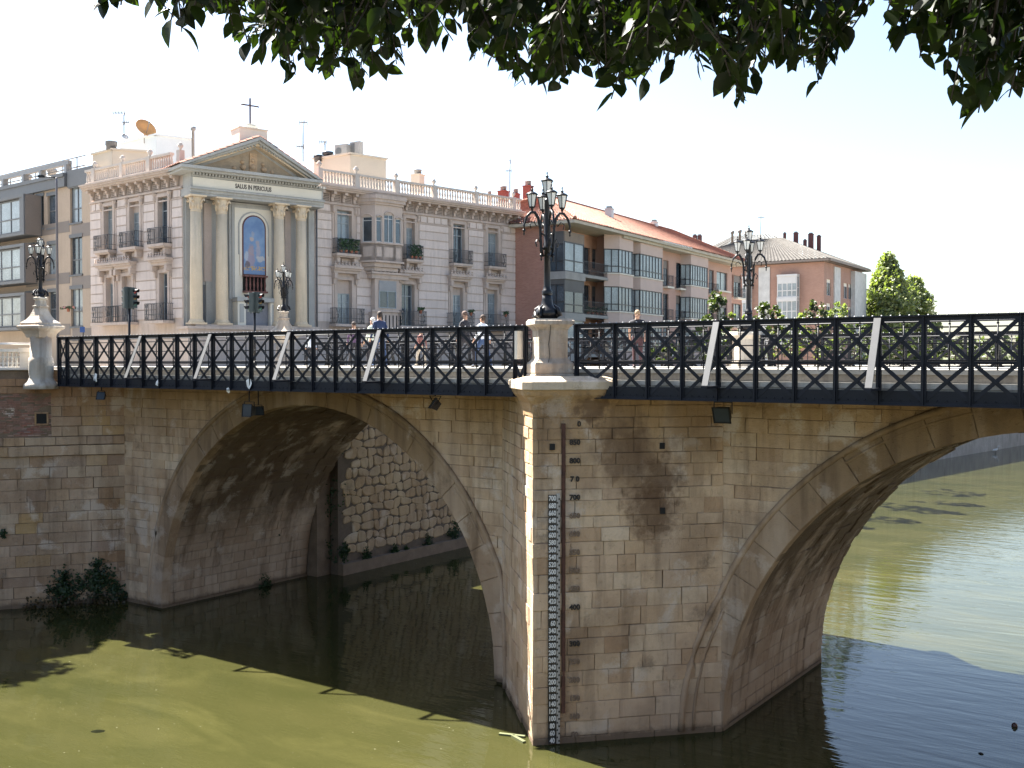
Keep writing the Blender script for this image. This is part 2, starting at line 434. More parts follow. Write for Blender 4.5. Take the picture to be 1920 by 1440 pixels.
STONES = []   # (parent, poly, fn, kwargs)
def clip(poly, nx, ny, c):
    """keep nx*x+ny*y >= c"""
    out = []
    n = len(poly)
    for i in range(n):
        a, b = poly[i], poly[(i+1) % n]
        da = nx*a[0]+ny*a[1]-c; db = nx*b[0]+ny*b[1]-c
        if da >= 0: out.append(a)
        if (da >= 0) != (db >= 0):
            t = da/(da-db); out.append((a[0]+(b[0]-a[0])*t, a[1]+(b[1]-a[1])*t))
    return out
def area(p): return abs(sum(p[i][0]*p[(i+1)%len(p)][1]-p[(i+1)%len(p)][0]*p[i][1] for i in range(len(p))))/2
def courses(z0, z1, hmin, hmax):
    zs = [z0]
    while zs[-1] < z1 - hmin*.6: zs.append(zs[-1] + random.uniform(hmin, hmax))
    k = (z1-z0)/(zs[-1]-z0); return [z0+(q-z0)*k for q in zs]
def rows(u0, u1, zs, lmin, lmax, off=0):
    for i in range(len(zs)-1):
        u = u0; first = True
        while u < u1 - .02:
            l = random.uniform(lmin, lmax) if not first else random.uniform(lmin*.4, lmax); first = False
            v = min(u + l, u1)
            if u1 - v < lmin*.35: v = u1
            j = lambda: random.uniform(-.012, .012)
            yield [(u, zs[i]), (v, zs[i]), (v, zs[i+1]), (u, zs[i+1])]
            # now and then a course splits in two thin stones
            u = v
def lay(lst, F, parent, gen, circles=(), XY=None, **kw):
    for p in gen:
        cx = sum(a for a, b in p)/4; cy = sum(b for a, b in p)/4
        for (ox, oz, rr) in circles:
            dx, dz = cx-ox, cy-oz; d = sqrt(dx*dx+dz*dz)
            if d < .01: p = []; break
            nx, nz = dx/d, dz/d
            p = clip(p, nx, nz, nx*ox+nz*oz+rr)
            if len(p) < 3: break
        if len(p) < 3 or area(p) < .012: continue
        q = [(a+random.uniform(-.01, .01), b+random.uniform(-.008, .008)) for a, b in p]
        lst.append((parent, q, F, dict(proud=random.choice((.02,.035,.04,.042,.045,.05,.06,.07)) + kw.get('po', 0), bev=random.uniform(.006,.018), rnd=random.random(), gap=random.uniform(.002,.007))))
zsP = courses(-.6, 9.55, .29, .52)
fnA = lambda u, z, d: FA(u, z, d-.03)
fnD = lambda u, z, d: FD(u, z, d-.03)
lay(STONES, fnA, pier, rows(-.03, FA.len-.02, zsP, .38, 1.25))
lay(STONES, fnD, pier, rows(0, FD.len+.02, zsP, .5, 1.1))
# back cutwater
BA = Fac((AX, YB+YS-AY), (DX, YB)); BD = Fac((BX, YB), (AX, YB+YS-AY))
LOW = []
lay(LOW, lambda u, z, d: BA(u, z, d-.03), pier, rows(0, BA.len, zsP, .6, 1.2))
lay(LOW, lambda u, z, d: BD(u, z, d-.03), pier, rows(0, BD.len, zsP, .6, 1.2))
fnS = lambda x, z, d: Vector((x, YS-d+.03, z))
fnSb = lambda x, z, d: Vector((x, YB+d-.03, z))
zsS = courses(-.6, 9.6, .3, .44)
circ = [(C1, CZ, RO-.03), (C2, CZ, RO-.03)]
for x0, x1, l_ in ((-39.9, -28.6, .9), (-28.6, DX+.1, .85), (BX-.05, C2, 1.0), (C2, 7, 1.0)):
    lay(STONES, fnS, sp_f, rows(x0, x1, zsS, .5, l_*1.15), circ)
    lay(LOW, fnSb, sp_f, rows(x0, x1, zsS, .5, l_*1.15), circ)
# barrels: s along the arc (from the left springing), t along Y
def barrel(cx, LST):
    def fn(s, t, d):
        a = pi - s/R
        return Vector((cx + (R-d+.03)*cos(a), t, CZ + (R-d+.03)*sin(a)))
    L = pi*R
    ss = courses(-.0, L, .36, .5)
    for i in range(len(ss)-1):
        t = YS+.02
        while t < YB-.05:
            l = random.uniform(.55, 1.15); t1 = min(t+l, YB-.02)
            if YB-t1 < .3: t1 = YB-.02
            # the weathered upper vault is rougher than the courses near the water
            up = sin(pi*(ss[i]/L))
            pr = random.uniform(.02, .05) + (random.uniform(-.02, .05) if up > .5 else 0)
            LST.append((sp_f, [(ss[i], t), (ss[i+1], t), (ss[i+1], t1), (ss[i], t1)], fn, dict(proud=pr, bev=random.uniform(.012,.03), rnd=random.random(), gap=.006, mi=1)))
            t = t1
    # straight footing below the springing
    for side, X in ((1, cx-R), (-1, cx+R)):
        f2 = (lambda a, b, d, X=X, side=side: Vector((X+side*(d-.03), a, b)))
        for p in rows(YS+.02, YB-.02, [-.9, -.4, CZ], .6, 1.1):
            LST.append((sp_f, p, f2, dict(proud=.06, rnd=random.random(), mi=1)))
barrel(C1, STONES); barrel(C2, STONES)
# which stones show largest?
def shown(entry):
    par, poly, fn, kw = entry
    n = len(poly); cx = sum(p[0] for p in poly)/n; cy = sum(p[1] for p in poly)/n
    pts = []
    for a, b in poly:
        q = fn(a, b, .03); d = q[0]*VX+q[1]*VY
        if d < 1: return 0
        pts.append(((q[0]*RX+q[1]*RY)/d*FPX+960, 680-(q[2]-CAMZ)/d*FPX))
    c = fn(cx, cy, .03); c2 = fn(cx, cy, .13)
    nrm = Vector(c2)-Vector(c); view = Vector((0,0,CAMZ))-Vector(c)
    if nrm.dot(view) <= 0: return 0
    mx = sum(p[0] for p in pts)/n; my = sum(p[1] for p in pts)/n
    if not (0 < mx < 1920 and 690 < my < 1440): return 0
    return area(pts)
STONES.sort(key=shown, reverse=True)
NST = 296
for k, (par, poly, fn, kw) in enumerate(STONES[:NST]):
    mb = MB(); mb.block(poly, fn, **kw); obj('stone', mb, [M_STONE, M_BARREL], par)
mb = MB()
for par, poly, fn, kw in STONES[NST:] + LOW: mb.block(poly, fn, **kw)
obj('stonework', mb, [M_STONE, M_BARREL], bridge, kind='stuff')

# arch rings: voussoirs, the roll moulding above them
def front_y(x):
    y = YS
    if x <= BX and x >= AX: y = AY + (x-AX)*(YS-AY)/(BX-AX)
    elif DX <= x < AX: y = AY + (AX-x)*(YS-AY)/(AX-DX)
    return min(y, YS)
for cx, a_lo, a_hi in ((C1, 0, pi), (C2, 0, pi)):
    mb = MB()
    n = 26
    ringp = obj('arch_ring', MB().tube([(cx+(R+.2)*cos(pi*i/40), YS+.14, CZ+(R+.2)*sin(pi*i/40)) for i in range(41)], .1, 5), M_MORTAR, bridge)
    for k in range(n):
        a0, a1 = pi*k/n, pi*(k+1)/n
        fn = (lambda a, r, d, cx=cx: Vector((cx+r*cos(a), YS-d, CZ+r*sin(a))))
        m_ = MB()
        g = .0003
        pr = random.uniform(.045, .085)
        r0, r1 = R-.035, RO-.05
        poly = [(a0+g, r0), (a1-g, r0), (a1-g, r1), (a0+g, r1)]
        vs = []
        am = (a0+a1)/2
        # chamfered voussoir with a curved soffit edge
        def ring(d, sh):
            return [fn(a0+g+sh/R*.7, r0+sh, d), fn(am, r0+sh, d), fn(a1-g-sh/R, r0+sh, d), fn(a1-g-sh/R, r1-sh, d), fn(am, r1-sh, d), fn(a0+g+sh/R, r1-sh, d)]
        vs = ring(-.4, .003) + ring(pr-.016, .003) + ring(pr, .02)
        fs = []
        for i in range(6):
            j = (i+1) % 6; fs += [(i, j, 6+j, 6+i), (6+i, 6+j, 12+j, 12+i)]
        fs.append((12,13,14,15,16,17))
        m_.add(vs, fs, 0, random.random())
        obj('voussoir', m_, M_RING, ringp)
    def pts(rad, oy, lo=0.0, hi=pi, n=64):
        out = []
        for i in range(n+1):
            a = lo+(hi-lo)*i/n; x = cx+rad*cos(a); z = CZ+rad*sin(a)
            out.append((x, front_y(x)-oy, z))
        return out
    m_ = MB()
    rr = [random.uniform(.085, .105) for _ in range(65)]
    m_.tube(pts(RO+.02, .04), rr, 8); obj('roll_moulding', m_, M_RING, ringp)
    m_ = MB(); m_.tube(pts(RO-.22, .035), .045, 6); obj('roll_moulding', m_, M_RING, ringp)

# the cap over the nose of the pier
def off_poly(e, yback):
    dA = FA.n*e; dD = FD.n*e
    ax = AX; ay = AY - e*sqrt(2)*1.0
    lx = AX - (yback-ay)*(AX-DX)/(YS-AY); rx = AX + (yback-ay)*(BX-AX)/(YS-AY)
    return [(lx, yback), (ax, ay), (rx, yback)]
def capmesh(sgn, low=False):
    mb = MB()
    prof = [(.29, 9.66), (.34, 9.68), (.34, 9.88), (.31, 9.91), (-.1, 10.03)] if not low else [(.03, 8.95), (.05, 9.15), (.09, 9.3), (.15, 9.4), (.22, 9.48), (.25, 9.52), (.29, 9.657)]
    vs = []
    for e, z in prof:
        yb = 24.85 + min(e, .3)*.4
        p = off_poly(e, yb)
        # blunt nose
        (lx, ly), (ax, ay), (rx, ry) = p
        c = .10 if e < .2 else .16
        ring = [(lx, ly), (ax-c, ay+c*1.05), (ax+c, ay+c*1.05), (rx, ry)]
        for x, y in ring:
            if sgn < 0: y = YS+YB-y
            vs.append((x, y, z))
    m = len(prof); fs = []
    for k in range(m-1):
        for i in range(4):
            j = (i+1) % 4; fs.append((k*4+i, k*4+j, (k+1)*4+j, (k+1)*4+i))
    fs.append((0,1,2,3)); fs.append(tuple((m-1)*4+i for i in range(4)))
    mb.add(vs, fs, 0, .5)
    return mb
M_CAP = stone_mat('cap_stone', [(.56,.48,.38),(.52,.44,.34)], warm=(.5,.4,.28), warm_z=(8,9), dark=.5, white=.4, algae=False, light=1.3)
obj('pier_cap', capmesh(1), M_CAP, bridge); obj('pier_cap', capmesh(-1), M_CAP, bridge); obj('corbel', capmesh(1, True), M_STONE, bridge); obj('corbel', capmesh(-1, True), M_STONE, bridge)

# deck
mb = MB(); mb.box(-41, 16, 24.85, 38.0, 9.93, 10.12); obj('deck_slab', mb, M_CONCD, bridge)
for (a, c) in ((-40.4, -16.9), (-15.0, 14)):
    mb = MB(); mb.box(a, c, 24.62, 24.99, 9.80, 9.93); mb.box(a, c, 24.66, 24.95, 9.70, 9.796); obj('deck_ledge', mb, M_CONC, bridge)
    mb = MB(); mb.box(a, c, 37.86, 38.2, 9.74, 9.93); obj('deck_ledge', mb, M_CONC, bridge)
mb = MB(); mb.box(-41, 16, 24.80, 27.6, 10.124, 10.24); obj('sidewalk', mb, M_PAVE, bridge)
mb = MB(); mb.box(-41, 16, 35.2, 38.05, 10.124, 10.24); obj('sidewalk', mb, M_PAVE, bridge)
mb = MB(); mb.box(-41, 16, 27.604, 35.196, 10.124, 10.14); obj('roadway', mb, M_ASPH, bridge)
mb = MB(); mb.box(-41, 16, 27.26, 35.5, TOPZ+.003, 9.926); obj('road_bed', mb, M_CONCD, bridge)
x = -39.5
while x < 10:
    if abs(x-AX) > 1.4:
        for y0, y1 in ((24.72, 27.4), (35.4, 38.1)):
            mb = MB(); mb.box(x-.06, x+.06, y0, y1, 9.5, 9.69); mb.box(x-.12, x+.12, y0, y1, 9.47, 9.497); mb.box(x-.12, x+.12, y0, y1, 9.693, 9.72)
            obj('cantilever_beam', mb, M_IRON, bridge)
    x += 2.05

# painted numbers, gauge
def text_mesh(s, size, ext=.002, xs=1.0, off=.035):
    cu = bpy.data.curves.new('t', 'FONT'); cu.body = s; cu.size = size; cu.extrude = ext; cu.align_x = 'CENTER'; cu.align_y = 'CENTER'; cu.resolution_u = 3; cu.offset = size*off
    o = bpy.data.objects.new('t', cu); COL.objects.link(o); bpy.context.view_layer.update()
    me = bpy.data.meshes.new_from_object(o.evaluated_get(bpy.context.evaluated_depsgraph_get()))
    bpy.data.objects.remove(o); bpy.data.curves.remove(cu)
    me.transform(Matrix(((xs,0,0,0),(0,0,-1,0),(0,1,0,0),(0,0,0,1))))   # stands up: x right, z up, faces -y
    return me
def put_text(name, s, size, F, u, z, o, material, parent, ext=.002, xs=1.0):
    me = text_mesh(s, size, ext, xs); me.materials.clear(); me.materials.append(material)
    return inst(name, me, parent, F.M(u, z, o))
M_BLACKP = mat('faded_black_paint', (.035,.028,.022), .9, .5, 6, .1)
M_FADE = mat('worn_black_paint', (.2,.14,.095), .95, .3, 6, .1)
M_WHITE = mat('white_enamel', (.62,.61,.58), .5, .15, 8, 0)
M_BLACK = mat('black_enamel', (.012,.012,.013), .45, .2, 8, 0)
zN = lambda n: n/100.0 - .27
uN = FA.U(1077)
for n, s, worn in ((900, '0', 0), (850, '850', 0), (800, '800', 0), (750, '7 0', 0), (700, '700', 0), (650, '650', 1), (600, '600', 2), (550, '550', 2), (500, '500', 2), (450, '450', 1), (400, '400', 0), (300, '300', 0), (250, '250', 1), (200, '200', 2), (150, '150', 1), (100, '100', 1), (50, '50', 2)):
    uu = uN + (.12 if s == '0' else 0)
    put_text('painted_number', s, .2, FA, uu, zN(n), .062, M_BLACKP if worn == 0 else M_FADE, pier, .012, 1.0)
gauge = thing('water_gauge', 'tall staff of white on black water level numbers on the nose of the pier', 'water gauge', FA(FA.U(1040), 0, .05))
u0, u1 = FA.U(1027), FA.U(1042); um = (u0+u1)/2
pl = MB(); pl.box(-(u1-u0)/2, (u1-u0)/2, -.02, .012, -.093, .093); plme = mesh_from(pl, 'number_plate', M_BLACK)
lbl = [(n, str(n)) for n in range(700, 20, -20)]
for n, s in lbl:
    if n == 360: s = '60'
    p_ = inst('number_plate', plme, gauge, FA.M(um, zN(n), .066))
    me = text_mesh(s, .185, .003, .74); me.materials.clear(); me.materials.append(M_WHITE)
    t_ = bpy.data.objects.new('digits', me); COL.objects.link(t_); t_.parent = p_; t_.location = (.02 if s == '60' and n == 360 else 0, -.024, -.005)
mb = MB(); us0, us1 = u1+.01, FA.U(1049)
mb.fbox(FA, us0, us1, zN(40)-.1, zN(700)+.12, .02, .075)
obj('staff_board', mb, mat('weathered_white', (.36,.34,.31), .7), gauge)
mb = MB()
for n in range(40, 710, 10):
    mb.fbox(FA, us0+.005+(0 if (n//10) % 2 else .045), us0+.045+(0 if (n//10) % 2 else .05), zN(n)-.05, zN(n)+.0, .074, .079)
obj('staff_marks', mb, M_BLACK, gauge, kind='stuff')
mb = MB(); a, c = FA.U(1052.5), FA.U(1059)
mb.fbox(FA, a, c, 2.0, zN(902), .0, .09); mb.fbox(FA, a+.02, c-.02, zN(902)-7.1+.0, zN(902)-.1, .09, .11)
mb.fbox(FA, a, c, .85, 1.85, .0, .09)
rb = solo('rusty_channel', mb, M_RUST, 'long rusty brown vertical steel channel beside the gauge numbers on the pier', 'steel channel')
mb = MB(); mb.fbox(FA, a+.01, c+.0, 1.86, 1.97, .0, .08)
obj('red_clamp', mb, mat('red_paint', (.35,.05,.04)), rb) if False else None

# drain holes
for px, py, F in ((1035, 838, FA), (1241, 836, FA), (1242, 958, FA)):
    u = F.U(px); z = F.Z(px, py)
    mb = MB(); mb.fbox(F, u-.07, u+.07, z-.085, z+.085, -.1, .068); obj('putlog_hole', mb, M_DARK, pier)

# ------------------------------------------------------------------ left abutment wall (wing)
wing = thing('embankment_wall', 'weathered sandstone river wall running left from the bridge abutment', 'river wall', (-43, 22, 0))
FW = Fac((-43.4, 22.19), (-39.9, 27.25))
mb = MB(); mb.fbox(FW, 0, FW.len, -1, 9.75, -.6, -.02)
core = obj('wall_core', mb, M_MORTAR, wing)
WL = []
fnW = lambda u, z, d: FW(u, z, d-.03)
u_lo = .02
zl = courses(-.5, 6.42, .4, .52)
lay(WL, fnW, core, rows(u_lo, FW.len+.03, zl, .6, 1.35))
lay(WL, lambda u, z, d: FW(u, z, d+.12), core, rows(u_lo, FW.len+.03, [6.44, 6.86], .9, 1.7))
lay(WL, lambda u, z, d: FW(u, z, d+.04), core, rows(u_lo, FW.len+.03, [6.88, 7.24], .6, 1.4))
lay(WL, lambda u, z, d: FW(u, z, d-.03), core, rows(FW.U(95), FW.len+.03, courses(7.26, 9.35, .4, .52), .6, 1.3))
lay(WL, lambda u, z, d: FW(u, z, d-.0), core, rows(u_lo, FW.U(130), [9.1, 9.4, 9.72], .7, 1.6))
for par, poly, fn, kw in sorted(WL, key=lambda e: -len(e[1])):
    mb = MB(); kw['gap'] += .004; mb.block(poly, fn, **kw); obj('stone', mb, M_WALL, par)
lay_far = []
FN = Fac((-43.4, -20), (-43.4, 22.19))
lay(lay_far, lambda u, z, d: FN(u, z, d-.03), core, rows(0, FN.len, courses(-.5, 9.7, .4, .52), .7, 1.4))
mb = MB(); mb.fbox(FN, 0, FN.len, -1, 9.75, -.3, -.02); obj('wall_core', mb, M_MORTAR, wing)
mb = MB()
for par, poly, fn, kw in lay_far: mb.block(poly, fn, **kw)
obj('stonework', mb, M_WALL, wing, kind='stuff')
# worn brick patch at the top left
mb = MB()
zz = 7.28
M_BRK = stone_mat('worn_brick', [(.30,.12,.09),(.24,.11,.09),(.36,.2,.16),(.2,.12,.1),(.42,.32,.27)], warm=(.28,.15,.11), dark=.5, white=.9, algae=False)
while zz < 9.08:
    u = u_lo + random.uniform(-.2, 0)
    while u < FW.U(97):
        v = u + .26
        if random.random() < .93 - .5*max(0, (v-FW.U(60))/1.5) and v < FW.U(104): mb.block([(u, zz), (v, zz), (v, zz+.07), (u, zz+.07)], fnW, random.uniform(.0, .05), .008, .004, rnd=random.random())
        u = v
    zz += .072
obj('brick_patch', mb, M_BRK, wing, kind='stuff')
mb = MB(); u = FW.U(77, .05); z = FW.Z(77, 785, .05); mb.fbox(FW, u-.2, u+.2, z-.21, z+.21, -.1, .045); obj('drain_opening', mb, M_DARK, wing)
mb = MB(); 
for a_, b_, c_, d_ in ((-.27,-.2,-.22,.24),(.2,.27,-.22,.24),(-.27,.27,.21,.28),(-.27,.27,-.28,-.21)): mb.fbox(FW, u+a_, u+b_, z+c_, z+d_, -.1, .06)
obj('opening_surround', mb, M_WALL, wing)
# balustrade with ochre plinth on the wing
bal = thing('stone_balustrade', 'white pierced balustrade with two rails above ochre plinth, left of the bridge', 'balustrade', FW(FW.len-3, 9.7, 0))
mb = MB(); ue = FW.U(64, -.25); mb.fbox(FW, 0, ue, 9.76, 10.02, -.55, -.1); obj('plinth', mb, mat('ochre_render', (.55,.36,.13), .9, .15, 2, .2, streak=.3), bal)
M_CREAM = mat('cream_stone', (.66,.62,.55), .8, .12, 2, .1, streak=.15)
mb = MB(); mb.fbox(FW, 0, ue, 10.022, 10.2, -.5, -.16); mb.fbox(FW, 0, ue, 10.86, 10.98, -.5, -.16); obj('rail', mb, M_CREAM, bal)
mb = MB(); mb.fbox(FW, ue-.55, ue, 10.2, 10.86, -.46, -.2); mb.fbox(FW, ue-.6, ue+.03, 10.84, 11.03, -.52, -.14); obj('end_post', mb, M_CREAM, bal)
bm_ = MB(); bm_.lathe([(.04,0),(.05,.03),(.03,.06),(.055,.14),(.03,.26),(.045,.3)], 8); 
bm_.lathe([(.03,.31),(.055,.36),(.03,.42),(.05,.46)], 8); bm_.lathe([(.045,.47),(.03,.52),(.05,.58),(.045,.64)], 8)
bme = mesh_from(bm_, 'baluster', M_CREAM)
mb = MB(); mb.fbox(FN, 0, FN.len-.3, 9.76, 10.2, -.5, -.12); mb.fbox(FN, 0, FN.len-.3, 10.86, 10.98, -.5, -.16); mb.fbox(FN, 0, FN.len-.3, 10.3, 10.7, -.36, -.3); obj('rail', mb, M_CREAM, bal)
u = ue-.68
while u > .1: inst('baluster', bme, bal, FW.M(u, 10.21, -.33)); u -= .17
mb = MB(); mb.fbox(FW, 0, ue-.55, 10.36, 10.40, -.36, -.3); mb.fbox(FW, 0, ue-.55, 10.62, 10.66, -.36, -.3); obj('lattice_rail', mb, M_CREAM, bal)
mb = MB(); mb.tube([FW(0, 11.2, -.3), FW(ue+.1, 11.2, -.3)], .04, 8); obj('handrail', mb, mat('pale_metal', (.6,.6,.6), .4), bal)

# rubble wall seen through the left arch
rub = thing('rubble_wall', 'retaining wall of rounded tan rubble stones seen through the left arch', 'retaining wall', (-36.2, 45, 0))
FR_ = Fac((-36.2, 36.55), (-36.2, 66))     # u along +Y, outward +X
mb = MB(); mb.fbox(FR_, 0, 29.4, -1, 9.7, -.5, 0); rc = obj('wall_core', mb, M_MORTAR2, rub)
RS = []
zz = .9; 
rowsz = [.9]
while rowsz[-1] < 8.4: rowsz.append(rowsz[-1]+random.uniform(.40, .52))
jit = {}
def jz(i, u): return rowsz[i] + .09*sin(u*2.3+i*2.1) + .06*sin(u*5.1+i*.7)
for i in range(len(rowsz)-1):
    u = random.uniform(-.3, 0)
    while u < 20:
        l = random.choice((random.uniform(.38, .6), random.uniform(.6, 1.0)))
        a, b_ = u, u+l
        if a > 0.02:
            sl = random.uniform(-.05, .05); sr = random.uniform(-.05, .05)
            quad = [(a+sl, jz(i, a)), (b_+sr, jz(i, b_)), (b_-sr, jz(i+1, b_)), (a-sl, jz(i+1, a))]
            # round the corners -> octagon
            oc = []
            for k in range(4):
                p, q, r_ = quad[k-1], quad[k], quad[(k+1) % 4]
                t = random.uniform(.10, .27)
                oc.append((q[0]+(p[0]-q[0])*t, q[1]+(p[1]-q[1])*t)); oc.append((q[0]+(r_[0]-q[0])*t, q[1]+(r_[1]-q[1])*t))
            RS.append((rc, oc, (lambda a, b, d: FR_(a, b, d)), dict(proud=random.uniform(.03, .07), bev=.045, gap=.014, rnd=random.random())))
        u = b_
def shown2(e):
    return shown(e)
RS.sort(key=shown2, reverse=True)
for par, poly, fn, kw in RS[:290]:
    mb = MB(); mb.block(poly, fn, **kw); obj('stone', mb, M_RUB, par)
mb = MB()
for par, poly, fn, kw in RS[290:]: mb.block(poly, fn, **kw)
obj('stonework', mb, M_RUB, rub, kind='stuff')
mb = MB(); mb.fbox(FR_, -.05, 29.4, 8.6, 9.3, 0, .12); mb.fbox(FR_, -.05, 29.4, 9.7, 9.95, -.6, .15); mb.fbox(FR_, 0, 29.4, -1, .55, 0, .35); obj('coping', mb, M_MORTAR, rub)
mb = MB()
obj('end_wall', MB().box(-37.6, -36.7, 35.62, 36.5, -1, 9.7), M_MORTAR, rub)
# ------------------------------------------------------------------ lattice parapets
ZT, ZBt = 11.47, 9.42
def parapet(xa, xb, Y, out, label, x_post, step, struts, ends):
    """out = -1 faces the near side, +1 the far side"""
    t = thing('lattice_parapet', label, 'iron parapet', ((xa+xb)/2, Y, ZBt), 'iron lattice parapets of the bridge')
    y = lambda o: Y + out*o
    def yb(m, x0, x1, o0, o1, z0, z1): a, b = sorted((y(o0), y(o1))); m.box(x0, x1, a, b, z0, z1)
    m = MB(); yb(m, xa, xb, -.10, .12, ZT-.03, ZT); yb(m, xa, xb, .0, .022, ZT-.13, ZT-.031); obj('top_chord', m, M_IRON, t)
    m = MB()
    x = xa+.1
    while x < xb:
        m.lathe([(.022,0),(.018,.012),(.006,.02)], 5, T(x, y(.06), ZT), smooth=False)
        x += .205
    obj('rivets', m, M_RIVET, t, kind='stuff')
    m = MB(); yb(m, xa, xb, -.02, .0, ZBt+.02, ZBt+.34); yb(m, xa, xb, -.16, .16, ZBt, ZBt+.019); yb(m, xa, xb, .001, .05, ZBt+.02, ZBt+.07); obj('bottom_chord', m, M_IRON, t)
    m = MB(); x = xa+.12
    while x < xb: m.lathe([(.02,0),(.016,.014),(.004,.02)], 5, Matrix.Translation((x, y(.001 if out<0 else .001), ZBt+.12)) @ Matrix.Rotation(radians(90 if out < 0 else -90), 4, 'X'), smooth=False); x += .2
    obj('rivets', m, M_IRON, t, kind='stuff')
    xs = []
    x = x_post
    while x > xa+.25: x -= step
    while x < xb-.05:
        if x > xa+.02: xs.append(x)
        x += step
    xs = [xa+.05]+[q for q in xs if q-xa > .35 and xb-q > .35]+[xb-.05]
    pm = {}
    for k, x in enumerate(xs):
        m = MB(); yb(m, x-.057, x+.057, .023, .037, ZBt+.02, ZT-.031); yb(m, x-.012, x+.012, .037, .10, ZBt+.02, ZT-.031); yb(m, x-.05, x+.05, -.06, -.045, ZBt+.35, ZT-.031)
        obj('post', m, M_IRON, t)
    zm = (ZBt+.06+ZT-.1)/2
    for a, b in zip(xs, xs[1:]):
        for z0, z1 in ((ZBt+.10, zm), (zm, ZT-.08)):
            for s_, (p, q) in enumerate(((z0, z1), (z1, z0))):
                m = MB(); oo = .004+.010*s_
                m.bar((a, y(oo), p), (b, y(oo), q), .092, .008, up=(0, 1, 0)); obj('brace', m, M_IRON, t)
        cx = (a+b)/2
        m = MB(); m.lathe([(.045,0),(.045,.01)], 8, Matrix.Translation((cx, y(.026), (zm+ZT-.08)/2)) @ Matrix.Rotation(radians(90), 4, 'X'), smooth=False)
        m.lathe([(.045,0),(.045,.01)], 8, Matrix.Translation((cx, y(.026), (zm+ZBt+.1)/2)) @ Matrix.Rotation(radians(90), 4, 'X'), smooth=False)
        obj('gusset', m, M_IRON, t)
        # inner handrail stanchion with a small finial
        m = MB(); m.tube([(cx, y(-.2), 10.24), (cx, y(-.2), 11.30)], .02, 5); m.lathe([(.012,0),(.034,.03),(.012,.06),(.03,.09),(.004,.13)], 6, T(cx, y(-.2), 11.24)); obj('stanchion', m, M_IRON, t)
    m = MB()
    for z in (11.33, 11.2, 10.83, 10.45, 10.38): m.tube([(xa+.02, y(-.2), z), (xb-.02, y(-.2), z)], .018, 5)
    yb(m, xa, xb, -.05, -.03, zm-.03, zm+.0); 
    obj('inner_rail', m, M_IRON, t)
    for x in struts:
        m = MB()
        m.bar((x, y(.13), ZT-.05), (x, y(.80), 9.83), .16, .03, up=(0, out*.3, .2)); obj('strut', m, M_SILVER, t)
        m = MB(); m.bar((x, y(.06), 9.79), (x, y(.86), 9.79), .15, .06); obj('strut_foot', m, M_IRON, t)
    return t
M_RIVET = mat('worn_rivets', (.42,.42,.42), .5, .2, 10, 0)
parapet(-40.35, -16.75, 24.5, -1, 'long black iron lattice parapet left of the central pedestal, near side of bridge', -22.3, 1.025, (-34.6,-30.5,-26.4,-22.3), 0)
parapet(-15.15, 6.2, 24.5, -1, 'black iron lattice parapet right of the central pedestal, near side of bridge', -10.9, .995, (-10.9,-6.92,-2.94), 0)
parapet(-40.35, -16.5, 38.35, 1, 'black iron lattice parapet on the far side of the bridge, left of the far lamp', -22.3, 1.025, (-34.6,-30.5,-26.4,-22.3), 0)
parapet(-15.3, 6.2, 38.35, 1, 'black iron lattice parapet on the far side of the bridge, right of the far lamp', -10.9, .995, (-10.9,-6.92,-2.94), 0)

# paper scraps caught on the bottom plate
for px, py, s, lb in ((178,710,.19,'crumpled white paper scrap stuck on the lower plate near the left pedestal'),(295,718,.15,'torn white paper scrap second from the left on the lower plate'),(427,731,.11,'small pale paper scrap hanging off the lower plate under the second strut'),(466,719,.2,'long white paper scrap on the lower plate above the hanging lamps')):
    x = onY(px, 24.4); z = Zof((x, 24.4), py); m = MB()
    n = 7; ring = [(x+s*random.uniform(.45,.8)*cos(a*2*pi/n), 24.45-random.uniform(.0,.07), z+s*random.uniform(.7,1.3)*sin(a*2*pi/n)) for a in range(n)]
    m.add([(x, 24.40, z)]+ring+[(x, 24.46, z)], [(0,i+1,(i+1)%n+1) for i in range(n)]+[(n+1,(i+1)%n+1,i+1) for i in range(n)])
    solo('paper_scrap', m, M_PAPER if 'M_PAPER' in globals() else mat('paper', (.7,.7,.68), .8, .05, 5, 0), lb, 'paper scrap', group='paper scraps on the bridge plate')

# ------------------------------------------------------------------ pedestals
def sq_lathe(prof, M):
    m = MB(); m.lathe([(r*sqrt(2), z) for r, z in prof], 4, M, smooth=False, a0=pi/4); return m
pa = atan2(YS-AY, BX-AX)
def pedestal(x, y, label):
    t = thing('lamp_pedestal', label, 'pedestal', (x, y, 9.95), 'tall stone lamp pedestals on the pier')
    M = T(x, y, 0) @ Matrix.Rotation(pa, 4, 'Z')
    for nm, pr in (('base', [(.55,9.90),(.56,10.06),(.53,10.10),(.55,10.12),(.55,10.36),(.53,10.40),(.50,10.42),(.43,10.50),(.42,10.52)]),
                   ('shaft', [(.41,10.521),(.41,10.93),(.402,10.94),(.41,10.95),(.41,11.30)]),
                   ('cornice', [(.41,11.301),(.43,11.33),(.44,11.36),(.50,11.42),(.56,11.46),(.565,11.56),(.54,11.58),(.52,11.62)])):
        obj(nm, sq_lathe(pr, M), M_PALE, t)
    return t
pedestal(-15.98, 24.50, 'square pale limestone pedestal on the pier nose carrying the big lamp')
pedestal(-15.98, YS+YB-24.50+.1, 'square pale pedestal on the far side of the pier under the far lamp')
